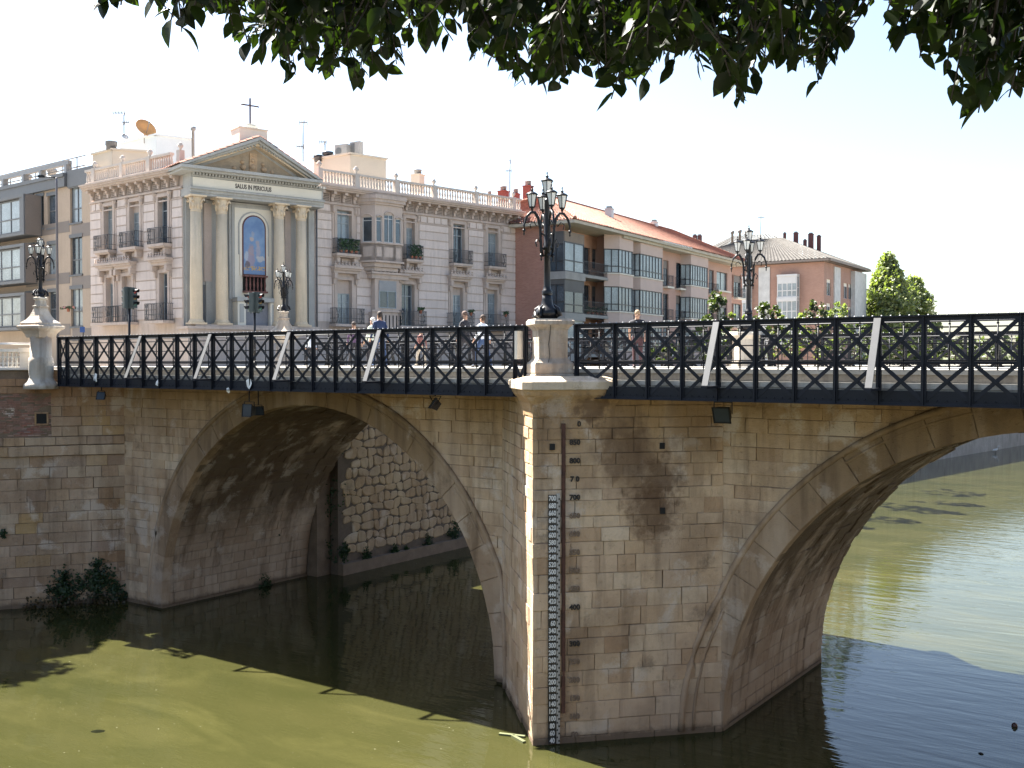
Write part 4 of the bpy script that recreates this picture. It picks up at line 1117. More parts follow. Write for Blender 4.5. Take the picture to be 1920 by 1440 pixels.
# ---- church building with the columned portico
P2 = Wp(172, 67.0); P0 = Wp(345, 60.8); P1 = Wp(590, 66.0); P3 = Wp(972, 78.4)
FL, FP, FRt = Fac(P2, P0), Fac(P0, P1), Fac(P1, P3)
church = thing('church_building', 'ornate pinkish stucco church house with cream columned portico and blue mural', 'church', (P0.x-6, P0.y+10, GZ))
ZC = 21.35
back = [P3 - FRt.n*12, P2 - FL.n*12]
m = MB(); ins = .45
qa = FL(0,0,-ins); qb = Vector(((FL(FL.len,0,-ins)+FP(0,0,-ins))/2)); qc = (FP(FP.len,0,-ins)+FRt(0,0,-ins))/2; qd = FRt(FRt.len,0,-ins)
body(m, [qa, qb, qc, qd, P3-FRt.n*14, P2-FL.n*18+FL.u*2], GZ-.1, ZC-.01)
core = obj('wall_core', m, M_CT, church)
def side_facade(F, wins_up, wins_lo, orient):
    H = []
    zu0, zu1, zl0, zl1 = 17.42, 20.25, 12.9, 15.75
    for a, b in wins_up: H.append((F.U(a), F.U(b), zu0, zu1))
    for a, b in wins_lo: H.append((F.U(a), F.U(b), zl0, zl1))
    m = MB(); wall_holes(m, F, 0, F.len, GZ-.1, ZC-.02, H, 0, .42); wl = obj('wall', m, M_CT, church)
    # banded stucco courses between the openings
    zz = 13.0
    marg = .42
    while zz < 19.9:
        z1 = min(zz+.565, 19.95)
        cuts = sorted([(h[0]-marg, h[1]+marg) for h in H if h[2]-.35 < z1 and h[3]+.5 > zz])
        u = .05
        for a, b in cuts+[(F.len-.05, 0)]:
            if a-u > .25:
                mm = MB(); mm.fbox(F, u, a, zz+.03, z1-.015, .0, .05); obj('stone_course', mm, M_CW, wl)
            u = max(u, b)
        zz += .59
    # surrounds, shelves, balconies
    for k, h in enumerate(H):
        up = h[2] > 16
        mm = MB()
        for e, q in ((h[0]-.2, h[0]-.005), (h[1]+.005, h[1]+.2)): mm.fbox(F, e, q, h[2], h[3]+.2, 0, .09)
        mm.fbox(F, h[0]-.004, h[1]+.004, h[3]+.005, h[3]+.2, 0, .088)
        for e, q in ((h[0]-.36, h[0]-.205), (h[1]+.205, h[1]+.36)):
            mm.fbox(F, e, q, h[2]+.1, h[3]+.35, 0, .05)
            if up: mm.lathe([(.05,0),(.12,.12),(.1,.3),(.16,.42),(.17,.48)], 6, F.M((e+q)/2, h[3]-.25, .1), smooth=False)
        obj('window_surround', mm, M_CT, wl)
        window(F, wl, h[0], h[1], h[2], h[3], -.3, 2, .72, M_WF, M_GLW if (k % 3) != 2 else M_GLS, shutter=(0,.22,.0,.12,.3,0,.18,.1)[k % 8], shm=M_CT)
        if up:
            mm = MB()      # balcony slab on console brackets
            mm.fbox(F, h[0]-.38, h[1]+.38, h[2]-.16, h[2]-.0, .02, .62); mm.fbox(F, h[0]-.32, h[1]+.32, h[2]-.24, h[2]-.165, .02, .52)
            mm.fbox(F, h[0]-.22, h[0]+.02, h[2]-.62, h[2]-.245, .02, .4); mm.fbox(F, h[1]-.02, h[1]+.22, h[2]-.62, h[2]-.245, .02, .4)
            mm.fbox(F, h[0]+.3, h[1]-.3, h[2]-.55, h[2]-.3, .02, .12)
            obj('balcony', mm, M_CT, wl); railing(F, wl, h[0]-.34, h[1]+.34, h[2], .95, .58)
        else:
            mm = MB()      # crested canopy shelf over the lower window
            zc = h[3]+.72
            mm.fbox(F, h[0]-.55, h[1]+.55, zc, zc+.12, .02, .62); mm.fbox(F, h[0]-.5, h[1]+.5, zc-.12, zc-.003, .02, .5); mm.fbox(F, h[0]-.45, h[1]+.45, zc-.3, zc-.123, .02, .36)
            u = h[0]-.5
            while u < h[1]+.5:
                mm.lathe([(.05,0),(.085,.09),(.06,.16),(.03,.2),(.07,.26),(.02,.32)], 6, F.M(u+.06, zc+.12, .52), smooth=False); u += .27
            mm.fbox(F, h[0]-.5, h[1]+.5, zc+.123, zc+.19, .46, .56)
            for s_ in (h[0]-.42, h[1]+.18):
                mm.fbox(F, s_, s_+.24, zc-.65, zc-.31, .02, .42); mm.fbox(F, s_+.04, s_+.2, zc-1.0, zc-.655, .02, .24)
            obj('canopy_shelf', mm, M_CT, wl)
            mm = MB(); mm.fbox(F, h[0]-.62, h[1]+.62, h[2]-.18, h[2]-.02, .05, .8); obj('balcony', mm, M_CT, wl); railing(F, wl, h[0]-.55, h[1]+.55, h[2], 1.0, .72)
    # panels and string under the cornice
    mm = MB(); mm.fbox(F, 0, F.len, 20.55, 20.66, 0, .12); mm.fbox(F, 0, F.len, 19.96, 20.04, .0, .06); obj('string_course', mm, M_CT, wl)
    cuts = sorted([(h[0]-.5, h[1]+.5) for h in H if h[2] > 16]); u = .2
    for a, b in cuts+[(F.len-.15, 0)]:
        if a-u > .4:
            n = max(1, int((a-u)/.5)); wq = (a-u)/n
            for i in range(n):
                mm = MB(); mm.fbox(F, u+i*wq+.05, u+(i+1)*wq-.05, 20.1, 20.5, .0, .05); obj('wall_panel', mm, M_CW, wl)
        u = max(u, b)
    # ventilated frieze with modillions, cornice, balustrade
    n = int(F.len/.85); st = F.len/n
    mo = MB(); mo.box(-.11, .11, -.48, 0, .04, .22); mo.box(-.10, .10, -.26, 0, -.12, .039); mo.box(-.09, .09, -.14, 0, -.38, -.121); mome = mesh_from(mo, 'modillion', M_CT)
    gr = MB()
    for i in range(n):
        inst('modillion', mome, wl, F.M(st*(i+.5), 21.12, .03))
        a = st*i+st*.5+.17; b = st*(i+1)+st*.5-.17
        if i < n-1:
            gr.fbox(F, a, b, 20.75, 21.2, .001, .01, 1)
            for q in range(4): gr.fbox(F, a, b, 20.78+.105*q, 20.82+.105*q, .011, .045)
            for q in range(6): uu = a+(b-a)*q/5.5; gr.fbox(F, uu, uu+.03, 20.76, 21.18, .046, .055)
    obj('vent_grille', gr, [M_CT, M_DARK], wl, kind='stuff')
    mm = MB(); 
    for z0, z1, o in ((21.345,21.45,.62),(21.452,21.56,.74),(21.562,21.66,.82)): mm.fbox(F, -.0, F.len+.0, z0, z1, -.4, o)
    mm.fbox(F, 0, F.len, 21.663, 21.70, -.4, .7)
    obj('cornice', mm, M_CT, church)
    return wl
wl_L = side_facade(FL, ((199,215),(247,265),(300,318)), ((202,215),(232,250),(302,317)), 1)
wl_R = side_facade(FRt, ((632,659),(761,777),(849,870),(914,933)), ((632,659),(752,776),(848,867),(913,931)), 1)
def balustrade(F, u0, u1, piers, z=21.70, o=.3):
    b = MB(); b.lathe([(.075,0),(.085,.04),(.05,.09),(.085,.26),(.06,.42),(.045,.55),(.08,.62),(.075,.68)], 7); bme = mesh_from(b, 'baluster', M_BAL)
    mm = MB(); mm.fbox(F, u0, u1, z, z+.14, o-.12, o+.12); mm.fbox(F, u0, u1, z+.82, z+.96, o-.14, o+.14); par = obj('balustrade', mm, M_BAL, church)
    u = u0+.12
    while u < u1-.05:
        if all(abs(u-p) > .22 for p in piers): inst('baluster', bme, par, F.M(u, z+.14, o))
        u += .235
    for p in piers:
        mm = MB(); mm.fbox(F, p-.16, p+.16, z, z+.98, o-.17, o+.17); mm.lathe([(.08,0),(.06,.08),(.16,.22),(.17,.32),(.1,.36),(.12,.40),(.03,.46)], 9, F.M(p, z+.98, o)); obj('urn_pier', mm, M_BAL, par)
M_BAL = mat('balustrade_stucco', (.50,.45,.40), .85, .1, 1.5, .1, streak=.15)
balustrade(FL, .1, FL.len-.6, [FL.U(q, .3) for q in (181,233,284,341)])
balustrade(FRt, .3, FRt.len-.05, [FRt.U(q, .3) for q in (600,668.5,743,813.7,892,962)])
# oriel window of the right facade
F = FRt
u0, u1 = F.U(681, .4), F.U(757, .4); um_ = (u0+u1)/2
orl = obj('oriel', MB().prism([(u0,0),(u0+.55,1.0),(u1-.55,1.0),(u1,0)], lambda a, b, d: F(a, d, b), 17.0, 18.2), M_CT, church)
mm = MB(); 
op = [(u0,0.0),(u0+.55,1.0),(u1-.55,1.0),(u1,0.0)]
def oprism(e, z0, z1, mt, nm='oriel_moulding'):
    q = [(u0-e,0),(u0+.55-e*.5,1.0+e),(u1-.55+e*.5,1.0+e),(u1+e,0)]
    return MB().prism(q, lambda a, b, d: F(a, d, b), z0, z1)
for e, z0, z1 in ((.12,16.98,17.1),(.08,18.2,18.3),(.1,20.75,20.9),(.22,20.9,21.1),(.3,21.1,21.34),(-.12,16.7,16.97),(-.3,16.45,16.69)):
    obj('oriel_moulding', oprism(e, z0, z1, M_CT), M_CT, orl)
obj('oriel_head', oprism(0, 20.2, 20.748, M_CT), M_CT, orl)
for (a, oa), (b, ob) in zip(op, op[1:]):
    Fo = Fac(F(a,0,oa), F(b,0,ob)); L = Fo.len
    lights = 3 if L > 1.5 else 1
    fracs = [(.05,.25),(.33,.67),(.75,.95)] if lights == 3 else [(.2,.8)]
    mm = MB(); zt = {0:20.0,1:20.3,2:20.0}
    holes = []
    for i, (p, q) in enumerate(fracs): holes.append((L*p, L*q, 18.32, 20.15 if lights == 3 and i == 1 else 19.95)); holes.append((L*p+.02, L*q-.02, 17.35, 18.0))
    wall_holes(mm, Fo, 0, L, 17.1, 20.2, holes, .0, .15); of = obj('oriel_wall', mm, M_CT, orl)
    for h in holes:
        if h[3]-h[2] > 1: 
            window(Fo, orl, h[0], h[1], h[2], h[3], -.12, 1 if lights != 3 or h[1]-h[0] < .6 else 2, .85, M_WHF, M_GLS, fw=.04)
            mm = MB(); mm.tube([Fo((h[0]+h[1])/2+(h[1]-h[0])/2*cos(pi*k/8), h[3]-.02+(h[1]-h[0])/2*.55*sin(pi*k/8), .03) for k in range(9)], .05, 5); obj('arch_moulding', mm, M_CT, orl)
        else:
            mm = MB(); mm.fbox(Fo, h[0], h[1], h[2], h[3], -.12, -.08); obj('oriel_panel', mm, M_GLS, orl)
# middle ground window beneath the oriel, grey roller blind half down
h = (F.U(702), F.U(734), F.Z(717,579), F.Z(717,528))
mm = MB(); mm.fbox(F, h[0]-.3, h[1]+.3, h[2]-.25, h[3]+.3, .041, .5); mm.fbox(F, h[0]-.5, h[1]+.45, GZ, h[2]-.26, .041, .48); mm.fbox(F, h[0]-.6, h[1]+.55, h[2]-.25, h[2]-.12, .501, .6); bx = obj('window_bay', mm, M_CT, wl_R)
window(F, bx, h[0], h[1], h[2], h[3], .50, 2, 0, M_WF, M_GLS, shutter=.36, shm=mat('grey_blind', (.3,.3,.3), .6))
mm = MB()
for q in range(6): uu = h[0]+.25+q*.3; mm.fbox(F, uu, uu+.09, h[2]-1.5, h[2]-.45, .481, .486)
obj('vent_slots', mm, M_DARK, bx)
zc = 16.25
mm = MB(); mm.fbox(F, h[0]-.7, h[1]+1.1, zc, zc+.14, .02, .75); mm.fbox(F, h[0]-.6, h[1]+1.0, zc-.3, zc-.003, .02, .6)
for q in range(9): mm.lathe([(.05,0),(.085,.09),(.06,.16),(.03,.2),(.07,.26),(.02,.32)], 6, F.M(h[0]-.6+q*.33, zc+.14, .65), smooth=False)
obj('canopy_shelf', mm, M_CT, wl_R)
mm = MB(); mm.tube([F(.12, GZ, .12), F(.12, 21.3, .12)], .05, 6); obj('drainpipe', mm, M_GRYP, church)

# portico
F = FP; W_ = F.len
m = MB(); m.fbox(F, 0, W_, GZ-.1, 20.05, -.44, 0); pw = obj('portico_wall', m, M_CG, church)
m = MB(); m.fbox(F, -.25, W_+.25, GZ-.1, 12.35, -.2, 1.35); m.fbox(F, -.35, W_+.35, 12.352, 12.5, -.2, 1.5); m.fbox(F, .2, W_-.3, 12.502, 12.62, 0, 1.35); obj('podium', m, M_CT, church)
cols = [F.U(q, .95) for q in (369, 417, 524.5, 565.5)]
for cu in cols:
    m = MB(); m.lathe([(.355,.18),(.36,.3),(.355,2.4),(.30,6.55)], 18, F.M(cu, 12.62, .95)); c_ = obj('column', m, M_CC, church)
    m = MB(); m.fbox(F, cu-.47, cu+.47, 12.622, 12.72, .48, 1.42); m.lathe([(.45,.1),(.46,.15),(.40,.19),(.42,.24),(.36,.28)], 18, F.M(cu, 12.62, .95)); obj('column_base', m, M_CC, c_)
    m = MB(); m.lathe([(.29,6.5),(.33,6.54),(.29,6.58),(.28,6.7),(.33,6.95),(.31,6.96),(.37,7.2),(.36,7.22),(.42,7.34)], 14, F.M(cu, 12.62, .95))
    for k in range(8):
        a = 2*pi*k/8; m.lathe([(.02,6.66),(.075,6.82),(.06,6.98),(.02,7.02)], 6, F.M(cu, 12.62, .95) @ T(.33*cos(a), .33*sin(a), 0)); 
    for k in range(4):
        a = pi/4+pi/2*k; m.tube([F.M(cu,12.62,.95) @ Vector((r_*cos(a), r_*sin(a), z)) for r_, z in ((.3,6.95),(.4,7.15),(.5,7.25),(.52,7.12),(.45,7.08))], .06, 6)
    m.fbox(F, cu-.48, cu+.48, 12.62+7.34, 12.62+7.44, .47, 1.43); obj('capital', m, M_CC, c_)
# flat pilasters behind the columns and dark slots
m = MB()
for q in (355, 392, 428, 512, 545, 583): 
    u = F.U(q); m.fbox(F, max(0,u-.2), min(W_,u+.2), 12.63, 19.98, .001, .14)
obj('pilaster', m, M_CG, church, kind='stuff')
for a, b in ((381, 397), (532, 545)):
    m = MB(); m.fbox(F, F.U(a), F.U(b), 12.65, 15.0, .001, .03); obj('doorway', m, M_GRYP, pw)
    m = MB(); m.fbox(F, F.U(a)+.05, F.U(b)-.02, 15.2, 19.8, .001, .16); obj('relief_panel', m, M_CT, pw)
# entablature
m = MB()
for z0, z1, o in ((20.06,20.22,1.22),(20.222,20.38,1.28),(20.382,20.5,1.4)): m.fbox(F, -.05, W_+.05, z0, z1, -.4, o)
obj('architrave', m, M_CG, church)
m = MB(); m.fbox(F, 0, W_, 20.502, 21.1, -.4, 1.22); fz = obj('frieze', m, M_CG, church)
m = MB(); m.fbox(F, .12, W_-.12, 20.54, 21.07, 1.221, 1.25); obj('inscription_band', m, M_CR, fz)
put_text('inscription', 'SALUS IN PERICULIS', .36, F, F.U(477, 1.25), 20.80, 1.256, mat('inscription_paint', (.07,.06,.05), .8), fz, .004, .72)
m = MB(); u = .05
while u < W_: m.fbox(F, u, u+.1, 21.19, 21.32, 1.25, 1.5); u += .19
m.fbox(F, -.0, W_, 21.102, 21.19, -.4, 1.3); m.fbox(F, 0, W_, 21.19, 21.32, -.4, 1.25)
obj('dentils', m, M_CG, church, kind='stuff')
PU0, PU1 = F.U(342, 1.9), F.U(606, 1.9); PM = F.U(490, 1.9)
ZP0, ZPA = 21.62, 23.75
m = MB(); m.fbox(F, PU0+.12, PU1-.12, 21.322, 21.45, -.5, 1.75); m.fbox(F, PU0, PU1, 21.452, ZP0, -.5, 1.95); obj('cornice', m, M_CG, church)
ped = obj('pediment', MB().prism([(PU0+.4,ZP0+.0),(PM,ZPA-.35),(PU1-.4,ZP0+.0)], lambda a, b, d: F(a, b, d), -3.6, 1.1), M_CG, church)
for sgn, (ua, ub) in ((-1,(PU0, PM)), (1,(PU1, PM))):
    for t_, o, lo, mt in ((.20,1.95,.0,M_CG), (.14,1.75,-.21,M_CG), (.12,1.55,-.36,M_CC)):
        m = MB(); m.prism([(ua, ZP0+.03+lo*.0-(0 if lo == 0 else -lo*.0)), (ub, ZPA+lo), (ub, ZPA+lo-t_), (ua+(-sgn)*t_*1.6-(-sgn)*lo*1.6*1.0, ZP0+.03)] if lo == 0 else [(ua+(-sgn)*(-lo)*1.8, ZP0+.03), (ub, ZPA+lo), (ub, ZPA+lo-t_), (ua+(-sgn)*(-lo+t_)*1.75, ZP0+.03)], lambda a, b, d: F(a, b, d), -.5, o)
        obj('raking_cornice', m, mt, ped)
    m = MB()
    for k in range(3, 24):
        t = k/24; uu = ua+(ub-ua)*t; zz = ZP0+(ZPA-ZP0)*t-.50*t-.16*(1-t)
        m.fbox(F, uu-.045, uu+.045, zz-.02, zz+.13, 1.2, 1.62) if 0 else m.fbox(F, uu-.045, uu+.045, zz+.02, zz+.15, 1.5, 1.66)
    obj('dentils', m, M_CG, ped, kind='stuff')
m = MB(); m.prism([(PU0+1.3,ZP0+.04),(PM,ZPA-.62),(PU1-1.3,ZP0+.04)], lambda a, b, d: F(a, b, d), 1.1, 1.13); tp = obj('tympanum', m, mat('ochre_tympanum', (.36,.28,.19), .9, .25, 2.5, .6, 8, .05), ped)
m = MB()
for (du, dzz, r_) in ((-.15,.35,.22),(-.15,.75,.17),(-.15,1.05,.12),(-.75,.3,.2),(-.8,.6,.13),(.55,.3,.2),(.5,.6,.13),(-1.3,.2,.14),(1.1,.2,.14)): m.lathe([(.01,-r_),(r_*.8,-r_*.5),(r_,0),(r_*.8,r_*.5),(.01,r_)], 8, F.M(PM+du, ZP0+dzz+.05, 1.14))
m.fbox(F, PM-.35, PM+.12, ZP0+.1, ZP0+1.25, 1.12, 1.2)
obj('relief', m, mat('terracotta_relief', (.48,.33,.2), .9, .2, 3, .3), tp)
# tiled roof of the portico
def tile_roof(par, a, b, c, d, name='roof', material=None, pitch=.24, amp=.045, n_rows=None, edge=True):
    """a,b eave (left,right), d,c ridge (left,right): barrel tiles running down the slope"""
    a, b, c, d = map(Vector, (a, b, c, d)); L = (b-a).length; nn = max(4, int(L/pitch)); S = max((d-a).length, (c-b).length); ns = n_rows or max(2, int(S/.42))
    nrm = (b-a).cross(d-a)
    if nrm.length < 1e-6: nrm = (b-a).cross(c-a)
    nrm.normalize()
    if nrm.z < 0: nrm = -nrm
    m = MB(); vs = []; C = nn*4+1
    for r_ in range(ns):
        for e in (0, 1):
            t = (r_+e)/ns
            lift = .0 if e else .035
            for k in range(C):
                s_ = k/(C-1); p = (a+(b-a)*s_)*(1-t)+(d+(c-d)*s_)*t
                h = amp*[-1, 0, 1, 0][k % 4]
                vs.append(p+nrm*(h+.06+lift))
    fs = []
    for r_ in range(ns):
        for k in range(C-1):
            i = (r_*2)*C+k; fs.append((i, i+1, i+C+1, i+C))
    for f in fs: m.add([vs[i] for i in f], [(0,1,2,3)], 0, random.random()) if len(fs) < 1 else None
    m.v = [tuple(v) for v in vs]; m.f = fs; m.mi = [0]*len(fs); rr = {}
    m.r = [rr.setdefault((f[0]//(2*C), (f[0] % C)//4), random.random()) for f in fs]; m.sm = [False]*len(fs)
    return obj(name, m, material or M_TILE, par, recalc=False)
tile_roof(church, F(PU0-.05,ZP0,1.9), F(PU0-.05,ZP0,-3.6), F(PM,ZPA+.02,-3.6), F(PM,ZPA+.02,1.9), 'roof_slope')
tile_roof(church, F(PU1+.05,ZP0,-6), F(PU1+.05,ZP0,1.9), F(PM,ZPA+.02,1.9), F(PM,ZPA+.02,-6), 'roof_slope')
# cross
cu = F.U(474, .2); q = F(cu, 0, .2)
m = MB(); m.fbox(F, cu-.95, cu+.85, 23.0, 24.45, -.7, .6); m.fbox(F, cu-1.0, cu+.9, 24.452, 24.52, -.75, .65); obj('cross_pedestal', m, M_CR, church)
m = MB(); m.fbox(F, cu-.4, cu+.4, 24.522, 24.72, -.3, .3); m.fbox(F, cu-.3, cu+.3, 24.722, 24.85, -.2, .2); cp = obj('cross_block', m, M_CR, church)
ct = thing('roof_cross', 'thin dark iron cross on top of the church pediment', 'cross', F(cu, 24.85, 0))
m = MB(); m.bar(F(cu,24.85,0), F(cu,26.4,0), .08); m.bar(F(cu-.52,25.97,0.05), F(cu+.52,25.97,0.05), .08)
for e in ((cu-.54,25.97),(cu+.54,25.97),(cu,26.43)): m.lathe([(.005,-.06),(.05,0),(.005,.06)], 6, F.M(e[0], e[1], 0))
obj('cross', m, mat('dark_bronze', (.09,.06,.06), .6), ct)
# mural niche
mu0, mu1 = F.U(451.5), F.U(492); mz0, mz1 = F.Z(471,517), F.Z(471,408); mc = (mu0+mu1)/2; mr = (mu1-mu0)/2
def archpoly(c, r, z0, z1, n=14): return [(c-r, z0), (c+r, z0)] + [(c+r*cos(pi*k/n), z1-r+r*sin(pi*k/n)) for k in range(n+1)]
pf = lambda a, b, d: F(a, b, d)
m = MB(); m.fbox(F, F.U(433), F.U(518), 12.63, 19.98, .0, .2); niche = obj('niche_surround', m, M_CG, church)
for e, o, mt in ((.80,.26,M_CG),(.64,.32,M_CG),(.48,.34,M_CR)):
    m = MB(); m.fbox(F, mc-mr-e, mc+mr+e, 14.2, mz1+e*.95, .2, o); obj('niche_frame', m, mt, niche)
m = MB(); m.prism(archpoly(mc, mr+.28, mz0+1.2, mz1+.28), pf, .3, .40); obj('arch_moulding', m, M_CG, niche)
m = MB(); m.prism(archpoly(mc, mr+.2, mz0-.05, mz1+.2), pf, .36, .43); obj('arch_moulding', m, M_CR, niche)
m = MB(); m.prism(archpoly(mc, mr+.06, mz0-.03, mz1+.06), pf, .40, .46); obj('picture_frame', m, mat('red_brown_frame', (.10,.03,.025), .6), niche)
def mural():
    mt, N, b, pos = newmat('painted_panel')
    n = N.noise(pos, 1.2, 5, .6)
    c = N.mix(N.fr(n, .35, .68), (.09,.17,.33), (.17,.27,.42))
    for (du, zz, ru, rz, col, am) in ((-.22,.78,.26,.42,(.27,.2,.24),.75),(-.2,1.35,.19,.35,(.30,.22,.22),.75),(-.16,2.0,.13,.16,(.42,.33,.27),.8),(.22,1.75,.13,.2,(.35,.27,.24),.6),(.25,1.25,.16,.4,(.36,.3,.3),.55),(.38,.85,.3,.18,(.42,.4,.38),.8),(-.5,.95,.13,.3,(.42,.42,.42),.6),(-.45,.45,.16,.25,(.09,.06,.06),.8),(-.1,2.3,.1,.22,(.32,.3,.3),.5)):
        q = F(mc+du, mz0+zz+.15, .46)
        d = N.new('ShaderNodeVectorMath', operation='SUBTRACT'); N.l.new(pos, d.inputs[0]); d.inputs[1].default_value = tuple(q)
        s = N.new('ShaderNodeVectorMath', operation='MULTIPLY'); N.l.new(d.outputs[0], s.inputs[0]); s.inputs[1].default_value = (1/ru, 1/ru, 1/rz)
        l = N.new('ShaderNodeVectorMath', operation='LENGTH'); N.l.new(s.outputs[0], l.inputs[0])
        dd = N.math('ADD', l.outputs['Value'], N.math('MULTIPLY', N.math('SUBTRACT', N.noise(pos, 5, 4), .5), 1.4))
        c = N.mix(N.math('MULTIPLY', N.fr(dd, .8, 1.1, 1, 0), am), c, col)
    sep = N.new('ShaderNodeSeparateXYZ'); N.l.new(pos, sep.inputs[0])
    band = N.math('MULTIPLY', N.fr(sep.outputs['Z'], mz0+.55, mz0+.5), N.fr(N.noise(pos, 9, 3), .45, .55))
    c = N.mix(N.math('MULTIPLY', band, N.fr(sep.outputs['Z'], mz0+.25, mz0+.3)), c, (.45,.28,.07))
    N.l.new(c, b.inputs['Base Color']); b.inputs['Roughness'].default_value = .35; return mt
m = MB(); m.prism(archpoly(mc, mr-.02, mz0+.04, mz1-.02), pf, .44, .475); obj('mural', m, mural(), niche)
m = MB(); zb = F.Z(471, 549); zt_ = F.Z(471, 518)
m.fbox(F, mu0-.05, mu1+.05, zb-.05, zb+.06, .42, .75); m.fbox(F, mu0-.05, mu1+.05, zt_-.1, zt_, .42, .75); brd = obj('small_balcony', m, mat('red_stone', (.13,.045,.035), .5), niche)
b = MB(); hh = zt_-zb-.18; b.lathe([(.06,0),(.07,.05),(.04,.15),(.075,.4*hh),(.04,.75*hh),(.06,hh)], 8); bme = mesh_from(b, 'baluster', brd.data.materials[0])
for k in range(6): inst('baluster', bme, brd, F.M(mu0+.1+(mu1-mu0-.2)*k/5, zb+.07, .66))
m = MB(); m.fbox(F, mu0, mu1, zb+.06, zt_-.1, .33, .42); obj('balcony_recess', m, M_DARK, niche)
m = MB(); m.fbox(F, F.U(433), F.U(519), 14.05, 14.3, .2, 1.0); obj('ledge', m, M_CG, niche)
for a, b_ in ((435,450),(496,513)):
    m = MB(); m.fbox(F, F.U(a), F.U(b_), 12.63, 14.04, .2, .9); bl = obj('plinth_block', m, M_CR, niche)
    m = MB(); m.fbox(F, F.U(a)+.12, F.U(b_)-.12, 12.8, 13.9, .901, .93); obj('panel', m, M_CG, bl)
m = MB(); m.fbox(F, F.U(451), F.U(495), 12.63, 14.04, .2, .6); obj('panel', m, mat('slate_panel', (.2,.2,.22), .7), niche)

# plants on the balconies
F = FRt
uu = F.U(633); pot_plant(F, uu-.25, F.U(660)+.2, 17.42, .5, 'thick green plants filling the balcony left of the oriel', 420, .75, pots=4)
pot_plant(F, F.U(762)-.1, F.U(777)+.3, 17.42, .5, 'leafy plants in red pots on the balcony right of the oriel', 200, .8, pots=3)
for q, lb in ((779,'small dark plant on the lower balcony below the oriel'),(873,'small dark plant on the lower balcony second from the right'),(938,'small dark plant on the rightmost lower balcony')):
    pot_plant(F, F.U(q)-.35, F.U(q)+.15, 13.75, .7, lb, 60, .22, pots=1)

# roof structures of the church
def rooftop_box(name, c0, c1, depth, z0, z1, material, label, cat='rooftop room'):
    a = Vector(c0); b = Vector(c1); F_ = Fac(a, b)
    m = MB(); m.fbox(F_, 0, F_.len, z0, z1, -depth, 0); m.fbox(F_, -.1, F_.len+.1, z1+.002, z1+.12, -depth-.1, .1)
    return solo(name, m, material, label, cat)
a = Wp(296, 74); b_ = Wp(231, 76.5)
M_WHT = mat('white_render', (.62,.68,.70), .8, .05, 1, .05); M_CRM = mat('cream_render', (.50,.45,.37), .85, .05, 1, .05)
rooftop_box('rooftop_room', Wp(296,70.5), Wp(363,71.9), 2.0, 21.4, Zof(Wp(296,70.5), 256), M_WHT, 'white rooftop stair house behind the left balustrade, right face')
rooftop_box('rooftop_room', Wp(229,73.3), Wp(295.5,70.5), .3, 21.4, Zof(Wp(295.5,70.5), 256), M_WHT, 'white rooftop wall below the orange satellite dish')
rooftop_box('rooftop_room', Wp(214,68.7), Wp(281,69.5), .3, 21.4, Zof(Wp(214,68.7), 283)+.0, M_CRM, 'low cream rooftop wall behind the left balustrade')
rooftop_box('rooftop_room', Wp(177,70.4), Wp(213.5,68.7), .3, 21.4, Zof(Wp(213.5,68.7), 283), M_CRM, 'cream rooftop wall at the left end of the church roof')
rooftop_box('rooftop_room', Wp(590,72.4), Wp(658,70.5), .5, 21.4, Zof(Wp(658,70.5), 291), M_CRM, 'cream rooftop room carrying the air conditioners, left face')
rooftop_box('rooftop_room', Wp(658.5,70.5), Wp(725,72.4), 4, 21.4, Zof(Wp(658,70.5), 291), M_CRM, 'cream rooftop room behind the right balustrade, right face')
rooftop_box('roof_extension', Wp(700,84), Wp(800,86), 3, 20, 21.9, M_CRM, 'low pale wall on the church roof near the square chimney')
# chimneys and vents
def chimney(px, d, py0, py1, wpx, label, material, cyl=True, zfrom=None):
    p = Wp(px, d); z1 = Zof(p, py0); z0 = zfrom if zfrom else Zof(p, py1)-.6; wv = wpx*d/FPX/2
    t = thing('chimney', label, 'chimney', (p.x, p.y, z0))
    M = T(p.x, p.y, 0) @ Matrix.Rotation(radians(10), 4, 'Z')
    h = (z1-z0)
    m = MB(); m.box(-wv, wv, -wv, wv, z0, z1-(.45 if cyl else .25), M); m.box(-wv-.05, wv+.05, -wv-.05, wv+.05, z1-(.45 if cyl else .25), z1-(.38 if cyl else .18), M); obj('stack', m, material, t)
    m = MB()
    if cyl: m.lathe([(wv*.75,z1-.38),(wv*.75,z1-.05),(wv*.85,z1-.04),(wv*.85,z1)], 12, T(p.x, p.y, 0))
    else: m.box(-wv*.7, wv*.7, -wv*.7, wv*.7, z1-.18, z1, M)
    obj('cowl', m, M_ZINC if cyl else M_GRYP, t); return t
M_REDC = mat('red_chimney_render', (.25,.065,.05), .85)
chimney(784, 84, 320, 350, 19, 'square cream chimney with zinc cowl behind the church balustrade', M_CRM)
m = MB(); p = Wp(212, 69); z = Zof(p, 283); m.lathe([(.33,0),(.33,.25),(.38,.27),(.38,.5),(.4,.55)], 12, T(p.x,p.y,z)); solo('roof_vent', m, M_GRYP, 'short dark grey round vent on the left cream rooftop wall', 'roof vent')
for px, py0, py1, w_, lb in ((616,287,297,22,'black squat roof vent left of the air conditioners'),(598,295,303,18,'lower black roof vent beside the church pediment')):
    p = Wp(px, 72); z = Zof(p, py1); m = MB(); m.lathe([(w_*.0185*.8,0),(w_*.0185*.8,.22),(w_*.0185,.24),(w_*.0185,.42)], 12, T(p.x,p.y,z-.05)); solo('roof_vent', m, M_DKF, lb, 'roof vent')
